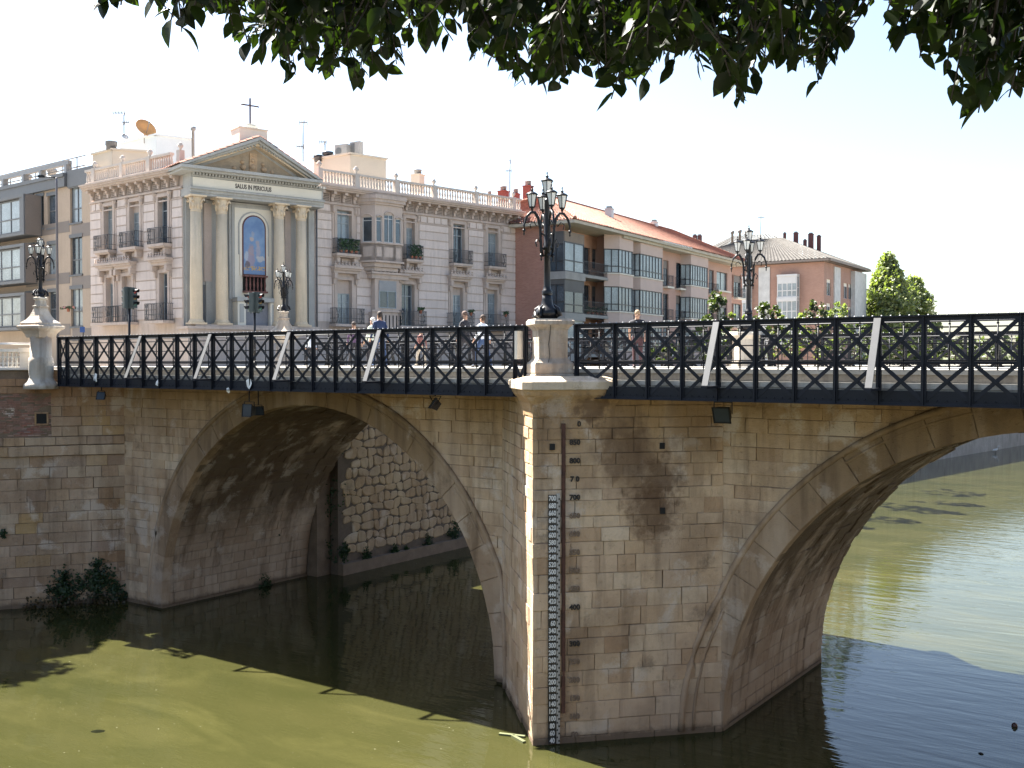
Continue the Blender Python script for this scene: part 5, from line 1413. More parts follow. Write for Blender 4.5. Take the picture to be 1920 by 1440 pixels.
p = Wp(365, 71); m = MB(); z1 = Zof(p, 240); m.lathe([(.11,21.5),(.11,z1-.25),(.19,z1-.24),(.19,z1)], 10, T(p.x,p.y,0)); solo('flue_pipe', m, M_ZINC, 'slim metal flue with a dark cap left of the pediment', 'flue')
# air conditioners
for px, py0, py1, w_, lb in ((640,271,296,22,'left air conditioner with a round fan on the cream roof room'),(666,266,292,18,'right air conditioner with square vents on the cream roof room')):
    p = Wp(px, 73); z0 = Zof(p, py1); z1 = Zof(p, py0); hw = w_*73/FPX/2
    Fq = Fac(Wp(px-w_/2, 73.5), Wp(px+w_/2, 73.0))
    t = thing('air_conditioner', lb, 'air conditioner', (p.x,p.y,z0), 'air conditioners on the church roof')
    m = MB(); m.fbox(Fq, 0, Fq.len, z0-.2, z1, -.4, 0); obj('casing', m, mat('ac_grey', (.33,.32,.31), .6), t)
    m = MB(); m.lathe([(.26,0),(.26,.02)], 14, Fq.M(Fq.len*.32, (z0+z1)/2, .0) @ Matrix.Rotation(radians(90),4,'X')) if 'fan' in lb else m.fbox(Fq, .08, Fq.len*.5, z0+.1, z1-.1, 0, .02)
    obj('fan_grille', m, M_GRYP, t)
# dish
p = Wp(274, 71.4); z = Zof(p, 246); n_ = (Vector((RX,RY,0))*.55 - Vector((VX,VY,0))*.5 + Vector((0,0,.45))).normalized()
q = n_.to_track_quat('Z', 'Y').to_matrix().to_4x4()
t = thing('satellite_dish', 'large orange satellite dish on the white rooftop wall', 'satellite dish', (p.x,p.y,z-.7))
m = MB(); m.lathe([(.01,.0),(.35,.06),(.72,.24),(.74,.25),(.72,.27),(.35,.09),(.01,.03)], 20, Matrix.Translation((p.x,p.y,z)) @ q, cap=False); obj('dish', m, mat('orange_dish', (.62,.30,.10), .6, .1), t)
m = MB(); m.tube([(p.x,p.y,z-.9),(p.x,p.y,z-.05)], .05, 6); m.tube([Vector((p.x,p.y,z))+n_*.1+Vector((0,0,-.6)), Vector((p.x,p.y,z))+n_*.75], .02, 5); m.lathe([(.05,0),(.06,.12)], 6, Matrix.Translation(Vector((p.x,p.y,z))+n_*.7) @ q); obj('arm', m, M_ZINC, t)
p = Wp(237, 76); z = Zof(p, 262); m = MB(); m.lathe([(.01,0),(.26,.08),(.27,.09),(.01,.02)], 14, T(p.x,p.y,z+.1) @ q, cap=False); m.tube([(p.x,p.y,z-.5),(p.x,p.y,z+.1)], .03, 5); solo('satellite_dish', m, M_WHF, 'small pale satellite dish at the foot of the left antenna', 'satellite dish')
def antenna(px, d, py0, py1, label, arms=((.1,-.8,.1),(.35,.3,.9)), tilt=0):
    p = Wp(px, d); z0 = Zof(p, py1); z1 = Zof(p, py0); m = MB(); R3 = Vector((RX,RY,0))
    m.tube([(p.x,p.y,z0),(p.x,p.y,z1)], .045, 5)
    for fr_, a, b in arms:
        c = Vector((p.x,p.y,z1-(z1-z0)*fr_)); m.bar(c+R3*a, c+R3*b, .06)
        k = int(abs(b-a)/.22)+1
        for i in range(k+1):
            q = c+R3*(a+(b-a)*i/k); m.bar(q+Vector((-VX*.1,-VY*.1,.16)), q-Vector((-VX*.1,-VY*.1,.16)), .035)
    solo('tv_antenna', m, M_GRYP, label, 'antenna', group='television antennas on the roofs')
antenna(236, 76, 213, 258, 'thin antenna with a long left boom beside the orange dish', ((.03,-.8,.05),(.42,-.1,.35)))
antenna(570, 74, 228, 305, 'tall thin antenna right of the cross', ((.05,-.25,.3),(.63,-.45,.05)))
antenna(611, 74, 266, 287, 'small short antenna above the black vents', ((.1,-.4,.1),))
antenna(956, 92, 296, 370, 'tall antenna mast near the red chimneys', ((.35,-.35,.15),(.12,-.02,.06)))
antenna(1425, 150, 405, 440, 'faint antenna over the grey roofed house', ((.1,-.4,.5),))

# ---- modern flats on the far left
FM = Fac(Wp(-60, 80.0), Wp(181, 68.2))
flats = thing('modern_flats', 'modern tan and grey apartment block with boxy window bays at far left', 'apartment block', (*Wp(60, 76).xy, GZ))
ZM = Zof(FM(FM.len,0), 312)
m = MB(); H = []
def hz(px0, px1, py0, py1, o=0.0):
    pm = (px0+px1)/2; return (FM.U(px0,o), FM.U(px1,o), FM.Z(pm,py1,o), FM.Z(pm,py0,o))
colw = [(134,156)]
zr = []
for py0, py1 in ((348,418),(441,515),(537,612)): H.append(hz(134,156,py0,py1))
for (a, b, offs) in ((51,66,0),(72,85,-1),(92,108,-2)):
    pm = (a+b)/2
    for py0, py1 in ((367,430),(458,525),(547,618)): H.append(hz(a, b, py0+offs*2, py1+offs*1))
H = [(h[0], h[1], h[2], h[3]) for h in H]
m = MB(); m.fbox(FM, 0, FM.len, GZ-.1, ZM, -12, -.35); obj('wall_core', m, M_TAN, flats)
m = MB(); wall_holes(m, FM, 0, FM.len, GZ-.1, ZM, H, 0, .33); fw_ = obj('wall', m, M_TAN, flats)
for i, h in enumerate(H):
    window(FM, fw_, h[0], h[1], h[2], h[3], -.2, 2 if i < 3 else 1, .5 if i >= 3 else .38, M_GRYP, M_GLW if i % 2 == 0 else M_GLS, fw=.07)
    mm = MB(); mm.fbox(FM, h[0]-.08, h[1]+.08, h[3]-.18, h[3]+.06, .001, .06); mm.fbox(FM, h[0]-.08, h[1]+.08, h[2]-.12, h[2]+.0, .001, .08); obj('window_surround', mm, M_GRYP, fw_)
# grey zinc attic panel, brownish bands
mm = MB(); mm.fbox(FM, FM.U(132), FM.len, ZM-1.1, ZM+.02, .001, .12); obj('attic_panel', mm, M_GRYP, flats)
for h in H[:3]:
    mm = MB(); mm.fbox(FM, h[0]+.2, FM.len-.55, h[2]-1.0, h[2]-.14, .001, .02); mm.fbox(FM, FM.U(51), h[0]-.1, h[2]-.55, h[2]+.2, .001, .02) ; obj('band_panel', mm, M_GRYL, flats)
mm = MB(); mm.fbox(FM, 0, FM.U(130), ZM-1.0, ZM-.35, .001, .25); mm.fbox(FM, 0, FM.U(130), ZM-.348, ZM-.1, .001, .35); obj('roof_edge', mm, M_GRYP, flats)
# boxy bays
for py0, py1 in ((364,440),(456,530),(548,618)):
    ux = FM.U(47, 1.3); z1 = FM.Z(47, py0, 1.3); z0 = FM.Z(47, py1, 1.3)
    mm = MB(); mm.fbox(FM, 0, ux, z0, z0+.2, .001, 1.3); mm.fbox(FM, 0, ux, z1-.2, z1, .001, 1.3); mm.fbox(FM, ux-.15, ux, z0+.2, z1-.2, .001, 1.3); mm.fbox(FM, 0, ux-.15, z0+.2, z1-.2, .002, .9)
    mm.fbox(FM, ux-.7, ux-.15, z0+.2, z1-.2, .9, 1.25)
    by = obj('box_bay', mm, M_GRYP, flats)
    window(FM, by, .2, ux-.75, z0+.25, z1-.25, 1.02, 7, .42, M_GRYP, M_GLW, fw=.08)
    Fs = Fac(FM(ux,0,1.3), FM(ux,0,0)); mm = MB(); mm.fbox(Fs, .1, 1.2, z0+.02, z1-.02, .002, .03); obj('bay_side', mm, M_GRYL, by)
# white roof rails
mm = MB(); 
for zz in (.35, 1.0): mm.bar(FM(0,ZM+zz,-.5), FM(FM.U(150),ZM+zz,-.5), .07)
u = .4
while u < FM.U(150): mm.bar(FM(u,ZM,-.5), FM(u,ZM+1.0,-.5), .06); u += 1.9
mm.bar(FM(0,ZM+.62,-.1), FM(FM.U(132),ZM+.62,-.1), .28); 
for q in (10, 48, 80, 128): uu = FM.U(q); mm.fbox(FM, uu-.15, uu+.15, ZM-.1, ZM+.5, -.3, .1)
obj('roof_railing', mm, M_ZINC, flats)
for q in (4, 50): mm = MB(); p = FM(FM.U(q), 0, -2); mm.lathe([(.3,ZM),(.3,ZM+.9),(.36,ZM+.95),(.36,ZM+1.15)], 10, T(p.x,p.y,0)); obj('roof_vent', mm, M_ZINC, flats)
pot_plant(FM, FM.U(127), FM.U(150), FM.Z(140,585), .35, 'window box with pink and cream flowers on the modern flats', 90, .15, mat('pale_pink_flowers', (.6,.3,.28), .7), pots=0 or 1)

# ---- salmon brick apartment house with dark framed bays
C0 = Wp(1055, 76.0)
dirB = HEAD*0
ub = Vector((sin(radians(31.5))*RX + cos(radians(31.5))*VX, sin(radians(31.5))*RY + cos(radians(31.5))*VY, 0))
FB = Fac((C0.x, C0.y), (C0.x+ub.x*34, C0.y+ub.y*34))
FBl = Fac((C0.x+FB.n.x*0-(-FB.n.x)*0-FB.n.x*16, C0.y-FB.n.y*16), (C0.x, C0.y))
flat2 = thing('brick_apartments', 'salmon brick apartment house with terracotta roof and dark framed bays', 'apartment house', (C0.x, C0.y+6, GZ))
ZE = 20.45
m = MB(); m.fbox(FB, .02, 36, GZ-.1, ZE, -15.9, -1.6); obj('wall_core', m, M_PINK, flat2)
m = MB(); m.fbox(FBl, .02, FBl.len-.0, GZ-.1, ZE, -.3, 0.0); obj('gable_wall', m, M_BRICK, flat2)
# levels
LV = [(17.35, 19.45), (14.35, 16.5), (11.35, 13.5)]
u_bal = FB.U(1146); 
def zrow(k): return LV[k]
# recessed terrace wall behind the balconies
m = MB(); Hh = []
for z0, z1 in LV:
    a, b = FB.U(1093,-1.3), FB.U(1106,-1.3); Hh.append((a, b, z0-.25, z1)); a, b = FB.U(1110,-1.3), FB.U(1126,-1.3); Hh.append((a, b, z0+.55, z1))
uT = FB.U(1146)
wall_holes(m, FB, .2, uT, GZ, ZE, Hh, -1.3, .28); tw = obj('terrace_wall', m, mat('orange_render', (.48,.28,.19), .88), flat2)
for i, h in enumerate(Hh): window(FB, tw, h[0], h[1], h[2], h[3], -1.5, 2, 0, M_DKF, M_GLS, shutter=.5 if i % 2 else 0, shm=M_GRYP)
# main facade beyond the terraces
m = MB(); Hm = []
spec = [(1243,1253,-.2,0),(1267,1284,-.2,0),(1329,1338,-.2,0),(1375,1389,-.2,0)]
for z0, z1 in LV:
    for a, b, lo, _ in spec: Hm.append((FB.U(a), FB.U(b), z0+lo, z1))
    Hm.append((FB.U(1343), FB.U(1363), z0+.3, z1))
UE = 36.0
wall_holes(m, FB, uT, UE, GZ-.1, ZE, Hm, 0, .25); mw = obj('wall', m, M_PINK, flat2)
m = MB(); m.fbox(FB, uT, UE, GZ, ZE, -1.6, -.3); m.fbox(FB, uT-.001, uT+.25, GZ, ZE, -1.31, -.001); obj('party_wall', m, M_PINK, flat2)
for i, h in enumerate(Hm):
    window(FB, mw, h[0], h[1], h[2], h[3], -.2, 2, 0, M_DKF, M_GLS if i % 2 else M_GLW, shutter=.3 if i % 3 == 0 else 0, shm=M_GRYL)
    if (i % 5) != 4:
        mm = MB(); mm.fbox(FB, h[0]-.15, h[1]+.15, h[2]-.18, h[2]-.02, .001, .5); obj('balcony', mm, M_CR, mw); railing(FB, mw, h[0]-.12, h[1]+.12, h[2], .95, .45, sp=.14, ornate=False, m_=M_DKF)
# projecting bays
def bay(a_px, b_px, chamf=(.5, 0)):
    o = .9
    a, b = FB.U(a_px, o*.8), FB.U(b_px, o*.8)
    pl_ = [(a-.02,0.001),(a+chamf[0],o),(b-chamf[1],o),(b,0.001)]
    par = None
    for k in range(3):
        z0, z1 = LV[k][0]+.12, LV[k][1]-.1
        zsp = LV[k+1][1]-.1 if k < 2 else GZ
        m = MB(); m.prism(pl_, lambda u_, o_, d: FB(u_, d, o_), zsp+.002, z0-.1); sp_ = obj('bay_front', m, M_PINKL, flat2)
        m = MB(); m.prism([(u_+(-.06 if u_ < (a+b)/2 else .06), o_+(.06 if o_ > .1 else 0)) for u_, o_ in pl_], lambda u_, o_, d: FB(u_, d, o_), z0-.098, z0); obj('sill', m, M_CR, sp_)
        for (p, q) in zip(pl_, pl_[1:]):
            Fo = Fac(FB(p[0],0,p[1]), FB(q[0],0,q[1]))
            if Fo.len < .25: continue
            n = max(1, round(Fo.len/.62))
            window(Fo, sp_, .01, Fo.len-.01, z0+.001, z1, -.12, n, .28, M_DKF, M_GLW, fw=.07)
    m = MB(); m.prism([(u_, o_) for u_, o_ in pl_], lambda u_, o_, d: FB(u_, d, o_), LV[0][1]-.098, ZE); obj('bay_front', m, M_PINKL, flat2)
bay(1148, 1186, (.9, .3)); bay(1194, 1241, (.3, .3)); bay(1289, 1326, (.3, .3))
m = MB(); m.fbox(FB, FB.U(1343)-.4, FB.U(1363)+.3, LV[0][0]+.1, LV[0][0]+.25, .001, .35); obj('sill', m, M_CR, flat2)
# glazed corner oriel
a, b = -.25, FB.U(1092, .1)
for k in range(3):
    z0, z1 = LV[k][0]-.3, LV[k][1]+.55
    m = MB(); m.fbox(FB, a, b, z0-.55, z0, -1.25, .35); gb = obj('oriel_base', m, mat('grey_slab', (.3,.29,.27), .8), flat2)
    for Fo, u0_, u1_ in ((FB, a+.05, b-.05),):
        window(Fo, gb, u0_, u1_, z0+.002, z1-.02, .2, 2, .38, M_DKF, M_GLW if k != 1 else M_GLS, fw=.08, shutter=.25 if k == 0 else (.45 if k == 1 else 0), shm=mat('dark_blind', (.09,.085,.08), .6) if k else mat('tan_blind', (.2,.15,.11), .6))
    Fs = Fac(FB(a+.05,0,-1.2), FB(a+.05,0,.25)); window(Fs, gb, .02, Fs.len-.02, z0+.002, z1-.02, -.1, 2, .38, M_DKF, M_GLS, fw=.08, shutter=.3, shm=mat('dark_blind', (.09,.085,.08), .6))
# terraces
for k in range(3):
    z0 = LV[k][0]-.3
    m = MB(); m.fbox(FB, b+.002, uT+.1, z0-.22, z0, -1.3, .25); obj('terrace', m, mat('grey_slab', (.3,.29,.27), .8), flat2); railing(FB, flat2, b+.05, uT-.0, z0, 1.0, .2, sides=False, sp=.13, ornate=False, m_=M_DKF)
pot_plant(FB, FB.U(1100,.1), FB.U(1142,.1), LV[1][0]-.3, .0, 'row of dark plants on the middle terrace of the brick house', 160, .5, pots=5)
# eaves and roof
m = MB(); m.fbox(FB, -.7, UE+.5, ZE, ZE+.22, -16.6, 1.35); m.fbox(FB, uT, UE+.4, ZE-.2, ZE-.002, -.2, 1.1); obj('eaves', m, mat('eaves_cream', (.5,.45,.36), .8), flat2)
rz = ZE+.22
e = dict(a=FB(-.8,rz,1.45), b=FB(UE+.6,rz,1.45), c=FB(30,rz+2.75,-4.0), d=FB(4.6,rz+2.75,-4.0), f=FB(-.8,rz,-16.7), g=FB(UE+.6,rz,-16.7))
def seg_roof(par, a, b, c, d, k=1, **kw): return tile_roof(par, a, b, c, d, 'roof_slope', **kw)
seg_roof(flat2, e['a'], e['b'], e['c'], e['d'], pitch=.26)
seg_roof(flat2, e['f'], e['a'], e['d'], e['d'], pitch=.26)
seg_roof(flat2, e['g'], e['f'], e['d'], e['c'], pitch=.5)
seg_roof(flat2, e['b'], e['g'], e['c'], e['c'], pitch=.5)
m = MB(); 
for p, q in ((e['a'],e['d']),(e['b'],e['c']),(e['d'],e['c']),(e['f'],e['d'])): 
    n = int((q-p).length/.42)
    for i in range(n): A_ = p+(q-p)*(i/n); B_ = p+(q-p)*((i+1.15)/n); m.tube([A_+Vector((0,0,.1)), B_+Vector((0,0,.15))], [.13,.10], 6)
obj('ridge_tiles', m, M_TILE, flat2, kind='stuff')
chimney(1142, 88, 388, 410, 13, 'white chimney on the terracotta roof above the first bays', M_WHF, False, 21.5)
chimney(1226, 100, 413, 432, 11, 'white chimney on the terracotta roof farther right', M_WHF, False, 21.5)
chimney(990, 84, 341, 390, 15, 'tall red chimney with a zinc cowl left of the big lamp', M_REDC, True, 21)
chimney(944, 88, 351, 372, 16, 'short red chimney beside the antenna mast', M_REDC, True, 20)
chimney(967, 92, 356, 375, 12, 'red chimney between the antenna mast and the tall red one', M_REDC, True, 20)
chimney(918, 90, 360, 376, 9, 'small pale chimney left of the red ones', M_CRM, True, 20)

# ---- brick house with white bays and grey hip roof
C3 = Wp(1544, 133)
u3 = Vector((sin(radians(33))*RX+cos(radians(33))*VX, sin(radians(33))*RY+cos(radians(33))*VY, 0))
F3r = Fac((C3.x, C3.y), (C3.x+u3.x*18.5, C3.y+u3.y*18.5))
l3 = Vector((-sin(radians(53))*RX+cos(radians(53))*VX, -sin(radians(53))*RY+cos(radians(53))*VY, 0))
F3l = Fac((C3.x+l3.x*24, C3.y+l3.y*24), (C3.x, C3.y))
h3 = thing('hip_roofed_house', 'brick apartment house with white bay windows and grey hipped roof', 'apartment house', (C3.x, C3.y+5, GZ))
Z3 = 23.3
m = MB(); A0 = F3l(0,0); B0 = F3l(24,0); Cc = F3r(18.5,0); D0 = A0+(Cc-B0)
mi3 = F3l.n+F3r.n
def inset(P, amt): 
    cen = (A0+B0+Cc+D0)/4; return P+(cen-P).normalized()*amt
body(m, [inset(A0,.5), inset(B0,.5), inset(Cc,.5), inset(D0,.5)], GZ-.1, Z3); obj('wall_core', m, M_BRICK, h3)
M_BR3 = brickmat('light_brick', (.40,.23,.17), (.35,.19,.14), (.36,.27,.22))
m = MB(); m.fbox(F3l, 0, 24, GZ-.1, Z3, -.3, 0); wl3 = obj('wall', m, M_BR3, h3)
L3 = [(18.9,21.6),(15.9,18.5),(12.9,15.5)]
Hr = []
for z0, z1 in L3:
    for a, b in ((1563,1570),(1583,1588),(1592,1597)): Hr.append((F3r.U(a-14 if a == 1563 else a-2), F3r.U(b-14+1 if a == 1563 else b), z0+.2, z1-.4))
m = MB(); wall_holes(m, F3r, 0, 18.5, GZ-.1, Z3, Hr, 0, .25); wr3 = obj('wall', m, M_BR3, h3)
for h in Hr: window(F3r, wr3, h[0], h[1], h[2], h[3], -.18, 2, 0, M_WHF, M_GLS, shutter=.2, shm=M_CR)
m = MB(); m.fbox(F3l, F3l.U(1422), F3l.U(1443), GZ, Z3-.3, .001, .1); m.fbox(F3r, F3r.U(1562), F3r.U(1573), GZ, Z3-.3, .001, .15); m.fbox(F3r, F3r.U(1594), 18.6, GZ, Z3-.3, .001, .6); obj('white_panel', m, mat('white_panel', (.55,.55,.53), .8), h3)
for a, b in ((1456,1494),(1391,1405)):
    ua, ub_ = F3l.U(a,.8), F3l.U(b,.8)
    for k, (z0, z1) in enumerate(L3):
        m = MB(); m.fbox(F3l, ua, ub_, z0-.55, z0+.0, .001, .9); by = obj('white_bay', m, M_WHF, h3)
        window(F3l, by, ua+.02, ub_-.02, z0+.002, z1, .75, 4 if a > 1400 else 2, .45, M_WHF, M_GLW, fw=.12, shutter=.3 if k == 0 else 0, shm=M_WHF)
        Fs = Fac(F3l(ub_,0,.9), F3l(ub_,0,0)); window(Fs, by, .0, .9, z0+.002, z1, -.08, 1, .45, M_WHF, M_GLW, fw=.1)
        m = MB(); m.fbox(F3l, ua, ub_, z1+.002, z1+.25, .001, .92); obj('bay_cap', m, M_WHF, by)
def hip(par, P, z, over, h, ridge, material, pitch=.5):
    cen = sum((Vector(p) for p in P), Vector())/4
    Q = [Vector((p.x,p.y,0))+((Vector((p.x,p.y,0))-cen).normalized()*over) for p in P]; Q = [Vector((q.x,q.y,z)) for q in Q]
    m1 = (Q[0]+Q[3])/2; m2 = (Q[1]+Q[2])/2
    r1 = m1+(m2-m1)*ridge; r2 = m2+(m1-m2)*ridge; r1.z = r2.z = z+h
    tile_roof(par, Q[0], Q[1], r2, r1, 'roof_slope', material, pitch)
    tile_roof(par, Q[1], Q[2], r2, r2, 'roof_slope', material, pitch)
    tile_roof(par, Q[2], Q[3], r1, r2, 'roof_slope', material, pitch)
    tile_roof(par, Q[3], Q[0], r1, r1, 'roof_slope', material, pitch)
    m = MB()
    for a_, b__ in zip(Q, Q[1:]+Q[:1]): m.bar(a_-Vector((0,0,.15)), b__-Vector((0,0,.15)), .4, .3)
    m.prism([(q.x,q.y) for q in Q], lambda a, b, d: (a, b, d), z-.3, z-.02)
    obj('eaves', m, M_GRYL, par)
hip(h3, [A0, B0, Cc, D0], Z3+.35, 1.1, 4.2, .38, M_SLATE)
M_MAR = mat('dark_red_chimney', (.13,.05,.045), .8)
for k, (px, py0, py1, w_, lb) in enumerate(((1470,436,452,5,'leftmost small dark red chimney on the grey hipped roof'),(1491,435,458,8,'thick dark red chimney second on the grey hipped roof'),(1508,449,462,6,'low dark red chimney between two tall ones on the grey roof'),(1519,437,470,9,'tallest dark red chimney on the grey hipped roof'),(1534,441,472,7,'rightmost dark red chimney on the grey hipped roof'))):
    chimney(px, 146, py0, py1, w_, lb, M_MAR, False, 24.5)
# house behind
h4 = thing('rear_house', 'dark red brick house with pale ribbed grey roof behind the far lamp', 'house', (*Wp(1380,168).xy, GZ))
P4 = [Wp(1325,165), Wp(1475,158), Wp(1500,178), Wp(1340,186)]
m = MB(); body(m, P4, GZ-.1, 27.6); obj('wall', m, mat('dark_red_wall', (.18,.08,.07), .85), h4)
hip(h4, P4, 27.6+.4, 1.2, 3.4, .3, mat('pale_grey_roof', (.15,.145,.135), .8, .2, rndvar=.15), .9)
for px, lb in ((1302,'first of the two dark chimneys beyond the terracotta roof'),(1311,'second of the two dark chimneys beyond the terracotta roof')): chimney(px, 150, 440, 456, 7, lb, M_MAR, False, 20)
for px, py, lb in ((1372,434,'thin dark vent pipe at the left on the ribbed grey roof'),(1386,432,'thin dark vent pipe in the middle of the ribbed grey roof'),(1398,437,'thin dark vent pipe beside the far lamp on the grey roof')):
    p = Wp(px, 166); z1 = Zof(p, py); m = MB(); m.lathe([(.2,28),(.2,z1-.4),(.34,z1-.4),(.34,z1)], 8, T(p.x,p.y,0)); solo('vent_pipe', m, M_GRYL, lb, 'vent pipe')
# road in front of the buildings and street level detail
m = MB(); m.add([(-42,60,GZ+.004),(-42,20,GZ+.004),(-60,20,GZ+.004),(-60,60,GZ+.004)], [(0,1,2,3)]); 
m.v = [(-41.0,28,GZ+.05),(-41.0,35,GZ+.05),(-70,35,GZ+.05),(-70,28,GZ+.05)]
obj('road', m, M_ASPH, kind='structure')
m = MB(); m.box(-41.2, -38.6, 35.4, 60, GZ-.1, GZ+.12); m.box(-47, -38.6, 26.0, 27.6, GZ-.1, GZ+.13)
obj('pavement', m, M_PAVE, kind='structure')
# ------------------------------------------------------------------ vegetation
def leafmat(name, base, trans=.35, rough=.5, var=.4, spec=.4):
    m, N, b, pos = newmat(name)
    a = N.new('ShaderNodeAttribute', attribute_name='rnd').outputs['Fac']
    c = N.mix(a, tuple(x*(1-var) for x in base), (base[0]*(1+var*1.6), base[1]*(1+var), base[2]*(1+var*.3)))
    c = N.mix(N.math('MULTIPLY', N.noise(pos, 60, 2), .25), c, tuple(x*.5 for x in base))
    N.l.new(c, b.inputs['Base Color']); b.inputs['Roughness'].default_value = rough; b.inputs['Specular IOR Level'].default_value = spec
    tr = N.new('ShaderNodeBsdfTranslucent'); 
    N.l.new(N.mix(1.0, c, (1.6,1.9,.5), 'MULTIPLY'), tr.inputs['Color'])
    mx = N.new('ShaderNodeMixShader'); mx.inputs[0].default_value = trans
    o = [n for n in N.n if n.type == 'OUTPUT_MATERIAL'][0]
    N.l.new(b.outputs[0], mx.inputs[1]); N.l.new(tr.outputs[0], mx.inputs[2]); N.l.new(mx.outputs[0], o.inputs['Surface'])
    return m
M_BARK = mat('bark', (.10,.08,.06), .9, .3, 6, .6, 15, .03)
M_FAR1 = leafmat('poplar_leaves', (.15,.19,.095), .35, .55)
M_FAR2 = leafmat('shrub_leaves', (.045,.065,.028), .3, .55)
M_DKL = leafmat('ivy_leaves', (.02,.045,.018), .2, .5)
def rv(): return Vector((random.gauss(0,1), random.gauss(0,1), random.gauss(0,1))).normalized()
def cards(m, c, s, n=1, up=0):
    for _ in range(n):
        a = rv()*s; b = a.orthogonal().normalized()*s*.55; m.add([c-a, c+b, c+a, c-b], [(0,1,2,3)], 0, random.random())
def tree(name, base, h, shape, label, cat='tree', leafm=None, n=3000, ls=.25, trunk_h=.2, group=None, nclump=60, tr=.18):
    t = thing(name, label, cat, base, group)
    b = Vector(base); m = MB()
    m.tube([b, b+Vector((.1,.05,h*.35)), b+Vector((0,.1,h*.7)), b+Vector((0,0,h*.92))], [tr, tr*.8, tr*.45, tr*.12], 7)
    tk = obj('trunk', m, M_BARK, t)
    m = MB(); mbr = MB()
    cl = []
    for _ in range(nclump):
        z = random.random()**.8; zz = trunk_h+(1-trunk_h)*z; r_ = shape(z); a = random.uniform(0, 2*pi); rr = r_*sqrt(random.uniform(.25, 1))
        c = b+Vector((rr*cos(a), rr*sin(a), h*zz)); cl.append((c, .22*h*.5*(.5+random.random()*.6)*(1.15-.6*z)))
        mbr.tube([b+Vector((0,0,h*zz*.8)), c], [tr*.25, tr*.06], 4)
    obj('branches', mbr, M_BARK, t, kind='stuff')
    for i in range(n):
        c, r_ = random.choice(cl); p = c+rv()*r_*random.random()**.45
        cards(m, p, ls*random.uniform(.6, 1.25))
    obj('crown', m, leafm or M_FAR1, t, recalc=False)
    return t
# two conical poplars at the right
p = Wp(1663, 150, GZ); tree('poplar_tree', p, Zof(p, 482)-GZ, lambda z: 6.4*(1-z)**.8, 'tall pointed green tree right of the grey roofed house', n=13000, ls=.30, trunk_h=.05, nclump=230, group='poplars at the right')
p = Wp(1712, 158, GZ); tree('poplar_tree', p, Zof(p, 522)-GZ, lambda z: 4.8*(1-z)**.55, 'shorter green tree just right of the tall pointed one', n=7000, ls=.30, trunk_h=.03, nclump=110, group='poplars at the right')
p = Wp(1632, 156, GZ); tree('poplar_tree', p, Zof(p, 545)-GZ, lambda z: 4.4*(1-z)**.5, 'lower green tree left of the tall pointed one beside the house', n=5000, ls=.30, trunk_h=.03, nclump=90, group='poplars at the right')
# promenade trees and shrubs behind the bridge
rs = [(1290,80,640,2.2,'low shrub behind the lattice right of the brick bays'),(1345,72,548,1.0,'slender young tree with pale leaves before the brick house'),(1385,78,590,1.8,'leafy shrub left of the far lamp'),(1440,74,572,1.5,'small tree just right of the far lamp'),(1480,80,590,2.0,'round shrub before the white bays'),(1528,78,568,1.4,'bright young tree before the brick corner'),(1570,82,570,1.3,'thin dark young tree left of the poplars'),(1600,88,600,2.2,'dense shrub below the poplars'),(1330,84,600,2.0,'bushy shrub below the brick house bays'),(1240,70,650,1.4,'low bush behind the lattice near the standing person')]
for i, (px, d, py, r_, lb) in enumerate(rs):
    p = Wp(px, d, GZ); h = Zof(p, py)-GZ
    tree('young_tree' if r_ < 1.6 else 'shrub', p, h, (lambda z, r_=r_: r_*(1.25-.8*z)), lb, 'tree' if r_ < 1.6 else 'shrub', M_FAR2 if i % 2 else M_FAR1, n=1100, ls=.15, trunk_h=.15, nclump=34, tr=.07, group='planting along the riverside walk')
rs = [(1640,120,612,3.0),(1690,125,618,3.2),(1740,140,640,3.0),(1790,150,634,3.4),(1850,165,640,3.6),(1900,175,636,3.4),(1950,185,636,4)]
for i, (px, d, py, r_) in enumerate(rs):
    p = Wp(px, d, GZ); h = Zof(p, py)-GZ
    lb = ['broad tree behind the lattice below the poplars','broad green tree behind the right strut','low tree seen through the lattice just right of the strut','rounded tree through the lattice second from the right post','far tree through the lattice near the right edge','far tree through the lattice at the very right edge','far tree just outside the right edge'][i]
    tree('bank_tree', p, h, (lambda z, r_=r_: r_*(1.0-.6*z)), lb, 'tree', M_FAR2, n=1500, ls=.26, trunk_h=.12, nclump=40, tr=.14, group='trees on the far river bank')
# distant wooded bank behind, one mass
m = MB()
for k in range(150):
    px = random.uniform(1250, 2300); d = random.uniform(260, 420); c = Wp(px, d, GZ+random.uniform(1, 5)); 
    for i in range(50): cards(m, c+Vector((random.gauss(0,4),random.gauss(0,4),random.gauss(0,1.6))), random.uniform(.5,1.2))
solo('distant_woods', m, M_FAR2, 'distant low line of trees on the horizon beyond the bridge', 'woods', kind='stuff', recalc=False)
# shade tree on the left bank, outside the frame; its crown shades the water at lower left
tree('plane_tree', (-50.5, 19.8, GZ), 10.5, lambda z: 4.9*sqrt(max(.05, 1-(z-.5)**2*3.4)), 'broad shade tree on the left bank just outside the picture', 'tree', M_FAR2, n=16000, ls=.26, trunk_h=.35, nclump=150, tr=.3)
tree('plane_tree', (-52.5, 11.0, GZ), 11.5, lambda z: 4.6*sqrt(max(.05, 1-(z-.5)**2*3.4)), 'second broad shade tree farther along the left bank', 'tree', M_FAR2, n=7000, ls=.24, trunk_h=.35, nclump=130, tr=.3)

